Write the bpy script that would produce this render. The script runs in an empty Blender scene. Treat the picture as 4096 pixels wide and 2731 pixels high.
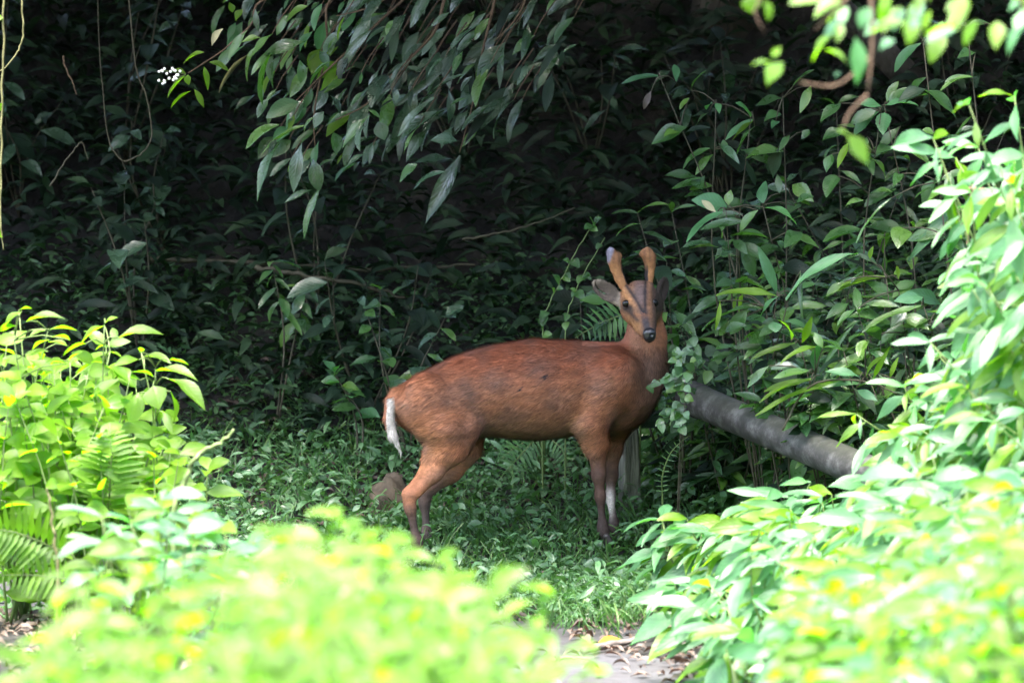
import bpy, math, random
import numpy as np
from mathutils import Vector, Matrix

random.seed(7)
rng = np.random.default_rng(7)
scene = bpy.context.scene
col = scene.collection

# ------------------------------------------------------------------ camera, sky, sun, exposure
CAM_Z, PITCH, FPX = 1.30, math.radians(3.0), 20300.0
cam_data = bpy.data.cameras.new('camera')
cam_data.sensor_width = 36.0
cam_data.lens = FPX / 4096.0 * 36.0
cam_data.clip_start, cam_data.clip_end = 0.1, 500.0
cam_data.dof.use_dof = True
cam_data.dof.focus_distance = 14.0
cam_data.dof.aperture_fstop = 4.8
cam = bpy.data.objects.new('camera', cam_data)
cam.location = (0, 0, CAM_Z)
cam.rotation_euler = (math.pi / 2 - PITCH, 0, 0)
col.objects.link(cam)
scene.camera = cam

SUN_EL, SUN_AZ = math.radians(72), math.radians(205)   # azimuth clockwise from +Y: behind the camera, to the left
world = bpy.data.worlds.new('World')
scene.world = world
world.use_nodes = True
wn = world.node_tree
sky = wn.nodes.new('ShaderNodeTexSky')
sky.sky_type = 'NISHITA'
sky.sun_disc = False
sky.sun_elevation = SUN_EL
sky.sun_rotation = SUN_AZ
sky.air_density = 1.0
sky.dust_density = 4.0
bg = wn.nodes['Background']
bg.inputs['Strength'].default_value = 0.085
wn.links.new(sky.outputs[0], bg.inputs['Color'])

sun_data = bpy.data.lights.new('sun', 'SUN')
sun_data.energy = 1.5
sun_data.angle = math.radians(38)
sun_data.color = (1.0, 0.95, 0.86)
sun = bpy.data.objects.new('sun', sun_data)
to_sun = Vector((math.sin(SUN_AZ) * math.cos(SUN_EL), math.cos(SUN_AZ) * math.cos(SUN_EL), math.sin(SUN_EL)))
sun.rotation_euler = to_sun.to_track_quat('Z', 'Y').to_euler()
sun.location = to_sun * 30
col.objects.link(sun)

scene.view_settings.view_transform = 'Standard'
scene.view_settings.look = 'None'
scene.view_settings.gamma = 1.0
scene.view_settings.use_curve_mapping = False
scene.view_settings.exposure = 4.25

scene.render.engine = 'CYCLES'
scene.cycles.use_denoising = True
scene.cycles.max_bounces = 7
scene.cycles.diffuse_bounces = 3
scene.cycles.glossy_bounces = 2
scene.cycles.transmission_bounces = 5
scene.cycles.sample_clamp_indirect = 6.0

# ------------------------------------------------------------------ pixel -> place
CP, SP = math.cos(PITCH), math.sin(PITCH)
CAM = Vector((0, 0, CAM_Z))
def ray(px, py):
    cx, cy = (px - 2048.0) / FPX, -(py - 1365.5) / FPX
    return Vector((cx, CP + cy * SP, -SP + cy * CP))
def at(px, py, Y):
    d = ray(px, py)
    return CAM + d * (Y / d.y)

def sstep(a, b, x):
    t = np.clip((np.asarray(x, float) - a) / (b - a), 0, 1)
    return t * t * (3 - 2 * t)

PATH_C = np.array([(1.1, -6), (0.95, 0), (0.75, 4), (0.5, 7.5), (0.2, 10.3), (0.0, 12.0), (-0.35, 13.0), (-1.2, 13.45), (-2.6, 13.6), (-5, 13.4), (-9, 13.0)], float)
def path_dist(x, y):
    x, y = np.asarray(x, float), np.asarray(y, float)
    best = np.full(np.broadcast(x, y).shape, 1e9)
    for (ax, ay), (bx, by) in zip(PATH_C[:-1], PATH_C[1:]):
        dx, dy = bx - ax, by - ay
        t = np.clip(((x - ax) * dx + (y - ay) * dy) / (dx * dx + dy * dy), 0, 1)
        best = np.minimum(best, np.hypot(x - ax - t * dx, y - ay - t * dy))
    return best
def lump(x, y):
    return (0.5 * np.sin(2.1 * x + 1.3 * np.sin(1.7 * y)) * np.sin(1.9 * y + 0.7)
            + 0.3 * np.sin(5.3 * x + 2.1) * np.sin(4.7 * y + 1.1 * x) + 0.2 * np.sin(11 * x + 3 * y) * np.sin(9 * y - 2 * x))
def hz(x, y):
    x, y = np.asarray(x, float), np.asarray(y, float)
    z = -0.12 + 0.0 * x
    z = z + 0.14 * sstep(13.55, 14.35, y - 0.18 * x)                      # verge the deer stands on
    z = z + 0.21 * np.clip(y - 14.3, 0, 0.8)                               # gentle slope behind
    z = z + 0.80 * np.clip(y - 15.1, 0, 12) - 0.30 * np.clip(y - 18, 0, 9)  # hillside
    edge = 0.62 + 0.03 * (12 - y) + 0.5 * sstep(9, 4, y)
    z = z + 0.42 * np.clip(x - edge, 0, 6) * sstep(2, 7, y)                # bank on the right
    pd = path_dist(x, y)
    z = z + 0.030 * lump(x, y) * sstep(0.30, 0.9, pd) + 0.05 * sstep(0.35, 0.7, pd) * sstep(13.6, 12.5, y)
    return z
def H(x, y):
    return float(hz(x, y))

# ------------------------------------------------------------------ object helpers
def tag(o, label=None, cat=None, group=None, kind=None):
    if label: o['label'] = label
    if cat: o['category'] = cat
    if group: o['group'] = group
    if kind: o['kind'] = kind
    return o
def empty(name, loc, label, cat, group=None):
    o = bpy.data.objects.new(name, None)
    o.empty_display_size = 0.05
    o.location = loc
    col.objects.link(o)
    return tag(o, label, cat, group)
def mesh_obj(name, v, f, mat, parent=None, smooth=True, uv=None, attr=None, colr=None):
    me = bpy.data.meshes.new(name)
    v = np.asarray(v, np.float32)
    if isinstance(f, np.ndarray):
        n = f.shape[1]
        me.vertices.add(len(v)); me.vertices.foreach_set('co', v.ravel())
        me.loops.add(f.size); me.loops.foreach_set('vertex_index', f.astype(np.int32).ravel())
        me.polygons.add(len(f))
        me.polygons.foreach_set('loop_start', (np.arange(len(f)) * n).astype(np.int32))
        me.update(calc_edges=True)
    else:
        me.from_pydata([tuple(p) for p in v], [], f)
    if smooth:
        me.polygons.foreach_set('use_smooth', np.ones(len(me.polygons), bool))
    li = np.zeros(len(me.loops), np.int32); me.loops.foreach_get('vertex_index', li)
    if uv is not None:
        l = me.uv_layers.new(name='UVMap'); l.data.foreach_set('uv', np.asarray(uv, np.float32)[li].ravel())
    if attr is not None:
        a = me.attributes.new('tint', 'FLOAT', 'POINT'); a.data.foreach_set('value', np.asarray(attr, np.float32))
    if colr is not None:
        a = me.attributes.new('Col', 'FLOAT_COLOR', 'POINT')
        c = np.ones((len(v), 4), np.float32); c[:, :3] = colr
        a.data.foreach_set('color', c.ravel())
    me.materials.append(mat)
    me.validate(); me.update()
    o = bpy.data.objects.new(name, me)
    col.objects.link(o)
    if parent is not None: o.parent = parent
    return o

def spline(pts, n):
    """Catmull-Rom through rows of pts, n samples."""
    p = np.asarray(pts, float)
    if len(p) == 2:
        t = np.linspace(0, 1, n)[:, None]
        return p[0] * (1 - t) + p[1] * t
    q = np.vstack([2 * p[0] - p[1], p, 2 * p[-1] - p[-2]])
    out = []
    for u in np.linspace(0, len(p) - 1, n):
        i = min(int(u), len(p) - 2); t = u - i
        a, b, c, d = q[i], q[i + 1], q[i + 2], q[i + 3]
        out.append(0.5 * (2 * b + (c - a) * t + (2 * a - 5 * b + 4 * c - d) * t * t + (3 * b - a - 3 * c + d) * t ** 3))
    return np.array(out)
def tube(pts, radii, sides=6):
    p = np.asarray(pts, float); n = len(p)
    r = np.broadcast_to(np.asarray(radii, float), (n,)) if np.ndim(radii) == 0 or len(radii) == n else np.interp(np.linspace(0, 1, n), np.linspace(0, 1, len(radii)), radii)
    tan = np.gradient(p, axis=0); tan /= np.linalg.norm(tan, axis=1)[:, None] + 1e-9
    ref = np.array([0.31, 0.2, 0.93]) if abs(tan[0, 2]) < 0.85 else np.array([1.0, 0.1, 0.05])
    v, f = [], []
    for i in range(n):
        ref = ref - tan[i] * ref.dot(tan[i]); ref /= np.linalg.norm(ref) + 1e-9
        b = np.cross(tan[i], ref)
        for k in range(sides):
            a = 2 * math.pi * k / sides
            v.append(p[i] + r[i] * (math.cos(a) * ref + math.sin(a) * b))
    for i in range(n - 1):
        for k in range(sides):
            k2 = (k + 1) % sides
            f.append((i * sides + k, i * sides + k2, (i + 1) * sides + k2, (i + 1) * sides + k))
    f.append(tuple(range(sides))[::-1]); f.append(tuple(range((n - 1) * sides, n * sides)))
    return v, f
def join(parts):
    V, F = [], []
    for v, f in parts:
        o = len(V); V.extend(v); F.extend([tuple(i + o for i in q) for q in f])
    return V, F

# ------------------------------------------------------------------ materials
def new_mat(name):
    m = bpy.data.materials.new(name); m.use_nodes = True
    nt = m.node_tree
    for n in list(nt.nodes):
        if n.type not in ('OUTPUT_MATERIAL',): nt.nodes.remove(n)
    out = [n for n in nt.nodes if n.type == 'OUTPUT_MATERIAL'][0]
    return m, nt, out
def N(nt, t, **kw):
    n = nt.nodes.new(t)
    for k, v in kw.items():
        if k in n.inputs.keys() if isinstance(k, str) else False: n.inputs[k].default_value = v
        else: setattr(n, k, v)
    return n
def rgba(c): return (c[0], c[1], c[2], 1.0)

def leaf_mat(name, base, trans, rough=0.38, tmix=0.42, var=0.35, spec=0.5, young=None, vein=0.25, holes=False):
    m, nt, out = new_mat(name); L = nt.links.new
    oi = N(nt, 'ShaderNodeObjectInfo'); at_ = N(nt, 'ShaderNodeAttribute', attribute_name='tint')
    add = N(nt, 'ShaderNodeMath', operation='ADD'); L(oi.outputs['Random'], add.inputs[0]); L(at_.outputs['Fac'], add.inputs[1])
    fr = N(nt, 'ShaderNodeMath', operation='FRACT'); L(add.outputs[0], fr.inputs[0])
    # brightness and hue from the leaf's own random number
    ramp = N(nt, 'ShaderNodeValToRGB'); L(fr.outputs[0], ramp.inputs[0])
    e = ramp.color_ramp.elements
    y = young or (base[0] * 1.5, base[1] * 1.3, base[2] * 0.9)
    e[0].position, e[0].color = 0.0, rgba([b * (1 - var) for b in base])
    e[1].position, e[1].color = 1.0, rgba(y)
    k = e.new(0.55); k.color = rgba(base)
    # veins and blotches
    uv = N(nt, 'ShaderNodeTexCoord')
    sx = N(nt, 'ShaderNodeSeparateXYZ'); L(uv.outputs['UV'], sx.inputs[0])
    ab = N(nt, 'ShaderNodeMath', operation='ABSOLUTE'); L(sx.outputs['Y'], ab.inputs[0])
    m1 = N(nt, 'ShaderNodeMath', operation='MULTIPLY_ADD'); L(ab.outputs[0], m1.inputs[0]); m1.inputs[1].default_value = -0.55; L(sx.outputs['X'], m1.inputs[2])
    m2 = N(nt, 'ShaderNodeMath', operation='MULTIPLY'); L(m1.outputs[0], m2.inputs[0]); m2.inputs[1].default_value = 56.0
    sn = N(nt, 'ShaderNodeMath', operation='SINE'); L(m2.outputs[0], sn.inputs[0])
    vr = N(nt, 'ShaderNodeMapRange'); L(sn.outputs[0], vr.inputs[0]); vr.inputs[1].default_value = 0.55; vr.inputs[2].default_value = 1.0
    mid = N(nt, 'ShaderNodeMapRange'); L(ab.outputs[0], mid.inputs[0]); mid.inputs[1].default_value = 0.07; mid.inputs[2].default_value = 0.0
    vm = N(nt, 'ShaderNodeMath', operation='MAXIMUM'); L(vr.outputs[0], vm.inputs[0]); L(mid.outputs[0], vm.inputs[1])
    noi = N(nt, 'ShaderNodeTexNoise'); noi.inputs['Scale'].default_value = 9.0; noi.inputs['Detail'].default_value = 3.0
    geo = N(nt, 'ShaderNodeNewGeometry'); sc = N(nt, 'ShaderNodeVectorMath', operation='SCALE'); L(geo.outputs['Position'], sc.inputs[0]); sc.inputs['Scale'].default_value = 3.0
    L(sc.outputs[0], noi.inputs['Vector'])
    nr = N(nt, 'ShaderNodeMapRange'); L(noi.outputs[0], nr.inputs[0]); nr.inputs[1].default_value = 0.3; nr.inputs[2].default_value = 0.7; nr.inputs[3].default_value = 0.75; nr.inputs[4].default_value = 1.25
    vv = N(nt, 'ShaderNodeMath', operation='MULTIPLY_ADD'); L(vm.outputs[0], vv.inputs[0]); vv.inputs[1].default_value = vein; L(nr.outputs[0], vv.inputs[2])
    mul = N(nt, 'ShaderNodeVectorMath', operation='SCALE'); L(ramp.outputs[0], mul.inputs[0]); L(vv.outputs[0], mul.inputs['Scale'])
    pb = N(nt, 'ShaderNodeBsdfPrincipled'); L(mul.outputs[0], pb.inputs['Base Color'])
    pb.inputs['Roughness'].default_value = rough; pb.inputs['Specular IOR Level'].default_value = spec
    rr = N(nt, 'ShaderNodeMapRange'); L(noi.outputs[0], rr.inputs[0]); rr.inputs[1].default_value = 0.3; rr.inputs[2].default_value = 0.7
    rr.inputs[3].default_value = max(rough - 0.12, 0.12); rr.inputs[4].default_value = rough + 0.14; L(rr.outputs[0], pb.inputs['Roughness'])
    bump = N(nt, 'ShaderNodeBump'); bump.inputs['Strength'].default_value = 0.35; bump.inputs['Distance'].default_value = 0.002
    L(vm.outputs[0], bump.inputs['Height']); L(bump.outputs[0], pb.inputs['Normal'])
    tr = N(nt, 'ShaderNodeBsdfTranslucent')
    tm = N(nt, 'ShaderNodeMix', data_type='RGBA', blend_type='MULTIPLY'); tm.inputs['Factor'].default_value = 0.6
    tm.inputs['A'].default_value = rgba(trans)
    nb = N(nt, 'ShaderNodeVectorMath', operation='SCALE'); L(ramp.outputs[0], nb.inputs[0]); nb.inputs['Scale'].default_value = 1.0 / max(base[1], 0.01)
    L(nb.outputs[0], tm.inputs['B'])
    L(tm.outputs['Result'], tr.inputs['Color'])
    mx = N(nt, 'ShaderNodeMixShader'); mx.inputs[0].default_value = tmix
    L(pb.outputs[0], mx.inputs[1]); L(tr.outputs[0], mx.inputs[2]); L(mx.outputs[0], out.inputs['Surface'])
    return m
def noise_mat(name, c1, c2, scale, rough=0.8, bump=0.3, detail=6.0, stretch=(1, 1, 1), c3=None, spec=0.4, dist=0.01):
    m, nt, out = new_mat(name); L = nt.links.new
    tc = N(nt, 'ShaderNodeTexCoord'); mp = N(nt, 'ShaderNodeMapping'); L(tc.outputs['Object'], mp.inputs[0]); mp.inputs['Scale'].default_value = stretch
    n1 = N(nt, 'ShaderNodeTexNoise'); n1.inputs['Scale'].default_value = scale; n1.inputs['Detail'].default_value = detail; n1.inputs['Roughness'].default_value = 0.65
    L(mp.outputs[0], n1.inputs['Vector'])
    r = N(nt, 'ShaderNodeValToRGB'); L(n1.outputs[0], r.inputs[0]); e = r.color_ramp.elements
    e[0].position, e[0].color = 0.32, rgba(c1); e[1].position, e[1].color = 0.70, rgba(c2)
    if c3:
        k = e.new(0.52); k.color = rgba(c3)
    pb = N(nt, 'ShaderNodeBsdfPrincipled'); L(r.outputs[0], pb.inputs['Base Color']); pb.inputs['Roughness'].default_value = rough
    pb.inputs['Specular IOR Level'].default_value = spec
    n2 = N(nt, 'ShaderNodeTexNoise'); n2.inputs['Scale'].default_value = scale * 3.1; n2.inputs['Detail'].default_value = 8.0; L(mp.outputs[0], n2.inputs['Vector'])
    b = N(nt, 'ShaderNodeBump'); b.inputs['Strength'].default_value = bump; b.inputs['Distance'].default_value = dist
    L(n2.outputs[0], b.inputs['Height']); L(b.outputs[0], pb.inputs['Normal']); L(pb.outputs[0], out.inputs['Surface'])
    return m

M = {}
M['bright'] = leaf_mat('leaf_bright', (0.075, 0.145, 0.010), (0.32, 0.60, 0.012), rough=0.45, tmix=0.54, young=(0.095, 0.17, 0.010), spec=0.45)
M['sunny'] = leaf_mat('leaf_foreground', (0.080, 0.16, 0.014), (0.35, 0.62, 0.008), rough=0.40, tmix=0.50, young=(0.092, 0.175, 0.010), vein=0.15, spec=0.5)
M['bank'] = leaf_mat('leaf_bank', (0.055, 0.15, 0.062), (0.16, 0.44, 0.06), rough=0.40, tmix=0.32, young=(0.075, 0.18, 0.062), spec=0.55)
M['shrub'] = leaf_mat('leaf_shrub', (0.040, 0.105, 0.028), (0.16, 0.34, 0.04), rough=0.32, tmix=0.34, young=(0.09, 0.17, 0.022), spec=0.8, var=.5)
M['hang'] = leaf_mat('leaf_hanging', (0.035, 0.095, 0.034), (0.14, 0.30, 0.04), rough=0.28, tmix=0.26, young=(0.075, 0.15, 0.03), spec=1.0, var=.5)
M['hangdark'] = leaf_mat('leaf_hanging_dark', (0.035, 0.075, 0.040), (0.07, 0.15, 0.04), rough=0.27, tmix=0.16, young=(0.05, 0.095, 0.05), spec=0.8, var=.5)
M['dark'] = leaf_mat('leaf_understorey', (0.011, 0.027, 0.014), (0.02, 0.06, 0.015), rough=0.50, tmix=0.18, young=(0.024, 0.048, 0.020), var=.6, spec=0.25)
M['cover'] = leaf_mat('leaf_ground_cover', (0.072, 0.17, 0.068), (0.15, 0.32, 0.07), rough=0.38, tmix=0.28, young=(0.085, 0.17, 0.065), vein=0.0, spec=0.8)
M['grass'] = leaf_mat('grass_blade', (0.055, 0.14, 0.040), (0.16, 0.34, 0.05), rough=0.45, tmix=0.3, young=(0.11, 0.18, 0.05), vein=0.0)
M['fern'] = leaf_mat('fern_pinna', (0.070, 0.15, 0.012), (0.27, 0.52, 0.015), rough=0.5, tmix=0.45, vein=0.1)
M['ferndark'] = leaf_mat('fern_pinna_shade', (0.075, 0.17, 0.065), (0.16, 0.34, 0.07), rough=0.5, tmix=0.35, vein=0.1)
M['deadleaf'] = leaf_mat('dead_leaf', (0.075, 0.052, 0.040), (0.08, 0.045, 0.03), rough=0.5, tmix=0.12, young=(0.14, 0.105, 0.085), var=0.6)
M['pale'] = leaf_mat('pale_leaf', (0.30, 0.28, 0.16), (0.3, 0.28, 0.12), rough=0.6, tmix=0.3)
M['yellow'] = leaf_mat('yellow_leaf', (0.55, 0.28, 0.02), (0.5, 0.25, 0.02), rough=0.5, tmix=0.3, var=0.1, young=(0.6, 0.34, 0.03))
M['flower'] = noise_mat('flower_white', (0.75, 0.75, 0.72), (0.85, 0.85, 0.83), 40, 0.6, 0.1)
M['stem'] = noise_mat('stem_green', (0.07, 0.11, 0.03), (0.12, 0.17, 0.05), 30, 0.55, 0.2)
M['stemdark'] = noise_mat('stem_dark', (0.03, 0.025, 0.015), (0.06, 0.055, 0.03), 30, 0.7, 0.3)
M['vine'] = noise_mat('vine_yellowish', (0.07, 0.07, 0.022), (0.13, 0.125, 0.05), 25, 0.6, 0.3)
M['twig'] = noise_mat('twig_brown', (0.06, 0.035, 0.02), (0.14, 0.09, 0.055), 30, 0.8, 0.5, stretch=(1, 1, 4))
M['deadwood'] = noise_mat('dead_wood', (0.07, 0.055, 0.05), (0.19, 0.16, 0.15), 14, 0.85, 0.6)
M['bark'] = noise_mat('bark', (0.035, 0.03, 0.025), (0.10, 0.085, 0.07), 9, 0.9, 0.9, stretch=(1, 1, 0.25), dist=0.03)
M['soil'] = noise_mat('soil', (0.006, 0.006, 0.006), (0.028, 0.024, 0.021), 7, 0.9, 0.8, c3=(0.013, 0.012, 0.011), dist=0.03)
M['rock'] = noise_mat('rock_brown', (0.04, 0.030, 0.020), (0.12, 0.09, 0.06), 14, 0.85, 0.7)

# ------------------------------------------------------------------ ground and path
xs = np.unique(np.concatenate([np.linspace(-60, -4, 24), np.linspace(-4, 4, 110), np.linspace(4, 60, 24)]))
ys = np.unique(np.concatenate([np.linspace(-60, 2, 24), np.linspace(2, 12, 50), np.linspace(12, 17, 100), np.linspace(17, 30, 30), np.linspace(30, 90, 16)]))
gx, gy = np.meshgrid(xs, ys, indexing='ij')
gz = hz(gx, gy)
gv = np.stack([gx.ravel(), gy.ravel(), gz.ravel()], 1)
ny = len(ys)
ii, jj = np.meshgrid(np.arange(len(xs) - 1), np.arange(ny - 1), indexing='ij')
a = (ii * ny + jj).ravel()
gf = np.stack([a, a + ny, a + ny + 1, a + 1], 1)
tag(mesh_obj('ground', gv, gf, M['soil']), kind='structure')

def path_material():
    m, nt, out = new_mat('path_worn'); L = nt.links.new
    tc = N(nt, 'ShaderNodeTexCoord')
    n1 = N(nt, 'ShaderNodeTexNoise'); n1.inputs['Scale'].default_value = 3.2; n1.inputs['Detail'].default_value = 9; n1.inputs['Roughness'].default_value = 0.7; L(tc.outputs['Object'], n1.inputs[0])
    r = N(nt, 'ShaderNodeValToRGB'); L(n1.outputs[0], r.inputs[0]); e = r.color_ramp.elements
    e[0].position, e[0].color = 0.33, (0.016, 0.013, 0.012, 1); e[1].position, e[1].color = 0.62, (0.066, 0.066, 0.074, 1)
    k = e.new(0.45); k.color = (0.040, 0.038, 0.041, 1)
    pb = N(nt, 'ShaderNodeBsdfPrincipled'); L(r.outputs[0], pb.inputs['Base Color'])
    rr = N(nt, 'ShaderNodeMapRange'); L(n1.outputs[0], rr.inputs[0]); rr.inputs[1].default_value = 0.3; rr.inputs[2].default_value = 0.7; rr.inputs[3].default_value = 0.75; rr.inputs[4].default_value = 0.4
    L(rr.outputs[0], pb.inputs['Roughness'])
    n2 = N(nt, 'ShaderNodeTexNoise'); n2.inputs['Scale'].default_value = 45; n2.inputs['Detail'].default_value = 6; L(tc.outputs['Object'], n2.inputs[0])
    b = N(nt, 'ShaderNodeBump'); b.inputs['Strength'].default_value = 0.5; b.inputs['Distance'].default_value = 0.01; L(n2.outputs[0], b.inputs['Height']); L(b.outputs[0], pb.inputs['Normal'])
    L(pb.outputs[0], out.inputs['Surface'])
    return m
M['path'] = path_material()
pc = spline(PATH_C, 170)
pt = np.gradient(pc, axis=0); pt /= np.linalg.norm(pt, axis=1)[:, None]
pn = np.stack([-pt[:, 1], pt[:, 0]], 1)
pv, pf, NW = [], [], 9
for i in range(len(pc)):
    for j in range(NW):
        u = -1 + 2 * j / (NW - 1)
        w = 0.42 + 0.05 * math.sin(i * 0.9 + (2 if u > 0 else 0)) + 0.04 * math.sin(i * 0.37 + (1 if u > 0 else 4))
        q = pc[i] + pn[i] * u * w
        pv.append((q[0], q[1], H(q[0], q[1]) + 0.006 + 0.003 * math.sin(i * 1.3 + j)))
for i in range(len(pc) - 1):
    for j in range(NW - 1):
        pf.append((i * NW + j, (i + 1) * NW + j, (i + 1) * NW + j + 1, i * NW + j + 1))
tag(mesh_obj('path', pv, pf, M['path']), kind='structure')

# ------------------------------------------------------------------ leaf shapes (unit length along +X, face up +Z)
def leaf_arr(W, n=6, p=0.75, q=0.85, fold=0.3, droop=0.6, serr=0.0, pet=0.08, wav=0.02, seed=0, twist=0.0):
    r = random.Random(seed)
    th, x, z, X, Z = droop * 0.35, 0.0, 0.0, [0.0], [0.0]
    for i in range(n):
        x += math.cos(th) / n; z += math.sin(th) / n; th -= droop / n * (1 + 0.5 * r.uniform(-1, 1))
        X.append(x); Z.append(z)
    V, UV, F = [], [], []
    ph = r.uniform(0, 6)
    for i in range(n + 1):
        t = i / n
        if t <= pet * 0.99: w = 0.012
        else:
            s = (t - pet) / (1 - pet)
            w = max(W / 2 * math.sin(math.pi * s ** p) ** q, 0.004)
            if serr: w *= 1 + serr * (1 if i % 2 else -1)
        fo = fold * (1 + 0.3 * math.sin(3 * t + ph)); tw = twist * t
        for sd in (-1, 0, 1):
            wz = wav * math.sin(9 * t + ph + sd) * (1 if sd else 0)
            yy = sd * w * math.cos(fo); zz = abs(sd) * w * math.sin(fo) + wz
            V.append((X[i], yy * math.cos(tw) - zz * math.sin(tw), Z[i] + yy * math.sin(tw) + zz * math.cos(tw)))
            UV.append((t, sd * w / (W / 2) * 0.5))
    for i in range(n):
        for c in (0, 1):
            b = i * 3 + c
            F.append((b, b + 3, b + 4, b + 1))
    return np.array(V), F, np.array(UV)
KINDS = {'ovate': dict(W=0.50, p=0.72, n=7), 'broad': dict(W=0.60, p=0.70, n=7, fold=0.2), 'lance': dict(W=0.27, p=0.80, n=7),
         'oblong': dict(W=0.38, p=0.85, n=7), 'long': dict(W=0.17, p=0.85, n=8, droop=0.9), 'heart': dict(W=0.78, p=0.5, n=6, q=0.7, fold=0.2),
         'serrate': dict(W=0.50, p=0.85, n=15, serr=0.055), 'pinna': dict(W=0.22, p=0.55, n=4, pet=0.0, fold=0.1, droop=0.35, q=0.7), 'curl': dict(W=0.42, p=0.8, n=6, fold=0.9, droop=1.4)}
_cache = {}
def leaf_mesh(kind, mat, variant):
    key = (kind, mat, variant)
    if key not in _cache:
        kw = dict(KINDS[kind]); r = random.Random(hash((kind, variant)) % 1000 if False else variant * 31 + len(kind))
        kw['droop'] = kw.get('droop', 0.6) * r.uniform(0.5, 1.5); kw['fold'] = kw.get('fold', 0.3) * r.uniform(0.6, 1.4)
        kw['W'] = kw['W'] * r.uniform(0.88, 1.12); kw['twist'] = r.uniform(-0.5, 0.5)
        v, f, uv = leaf_arr(seed=variant, **kw)
        me = bpy.data.meshes.new('leaf_' + kind)
        me.from_pydata([tuple(p) for p in v], [], f)
        me.polygons.foreach_set('use_smooth', np.ones(len(me.polygons), bool))
        l = me.uv_layers.new(name='UVMap'); li = np.zeros(len(me.loops), np.int32); me.loops.foreach_get('vertex_index', li)
        l.data.foreach_set('uv', uv[li].astype(np.float32).ravel())
        me.materials.append(M[mat])
        _cache[key] = me
    return _cache[key]
def leaf_matrix(base, d, up, length, wscale=1.0):
    X = Vector(d).normalized(); Z = Vector(up); Z = Z - X * Z.dot(X)
    if Z.length < 1e-3: Z = X.orthogonal()
    Z.normalize(); Y = Z.cross(X)
    m = Matrix((X, Y, Z)).transposed().to_4x4()
    return Matrix.Translation(Vector(base)) @ m @ Matrix.Diagonal((length, length * wscale, length, 1))
def rvec(s=1.0): return Vector((random.uniform(-s, s), random.uniform(-s, s), random.uniform(-s, s)))

class Plant:
    def __init__(self, name, base, label, cat, group=None):
        self.base = Vector(base); self.root = empty(name, self.base, label, cat, group); self.tubes = {}; self.nl = 0
    def stem(self, pts, r, mat='stem', n=None, sides=5):
        p = spline([tuple(q) for q in pts], n or max(4, 3 * len(pts)))
        self.tubes.setdefault(mat, []).append(tube(p - np.array(self.base), r, sides))
        return [Vector(q) for q in p]
    def leaf(self, base, d, up, length, kind, mat, wscale=1.0, name='leaf'):
        o = bpy.data.objects.new(name, leaf_mesh(kind, mat, random.randrange(4)))
        o.parent = self.root
        o.matrix_local = Matrix.Translation(-self.base) @ leaf_matrix(base, d, up, length, wscale)
        col.objects.link(o); self.nl += 1
        return o
    def done(self, name='stem', split=False):
        if split:
            for mt, parts in self.tubes.items():
                for v, f in parts: mesh_obj(name, v, f, M[mt], self.root)
            return self.root
        for mt, parts in self.tubes.items():
            v, f = join(parts)
            mesh_obj(name, v, f, M[mt], self.root)
        return self.root
def hero(pl, b, t, Y, w, kind, mat, dY=0.0, face=0.55, twig=None):
    """A leaf from pixel b to pixel t, w pixels wide, at depth Y (tip at Y + dY)."""
    B, T = at(b[0], b[1], Y), at(t[0], t[1], Y + dY)
    d = T - B; ln = d.length
    wanted = w / FPX * Y
    kw = KINDS[kind]['W'] * ln
    up = Vector((random.uniform(-0.25, 0.25), -face, 1 - face)) + rvec(0.15)
    pl.leaf(B, d, up, ln * 1.06, kind, mat, wscale=min(max(wanted / kw, 0.5), 1.8))
    if twig is not None:
        pl.stem([twig, (Vector(twig) + B) / 2 + Vector((0, 0.0, 0.01)), B], [0.0022, 0.0013], 'stemdark', n=5, sides=4)
    return B

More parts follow.
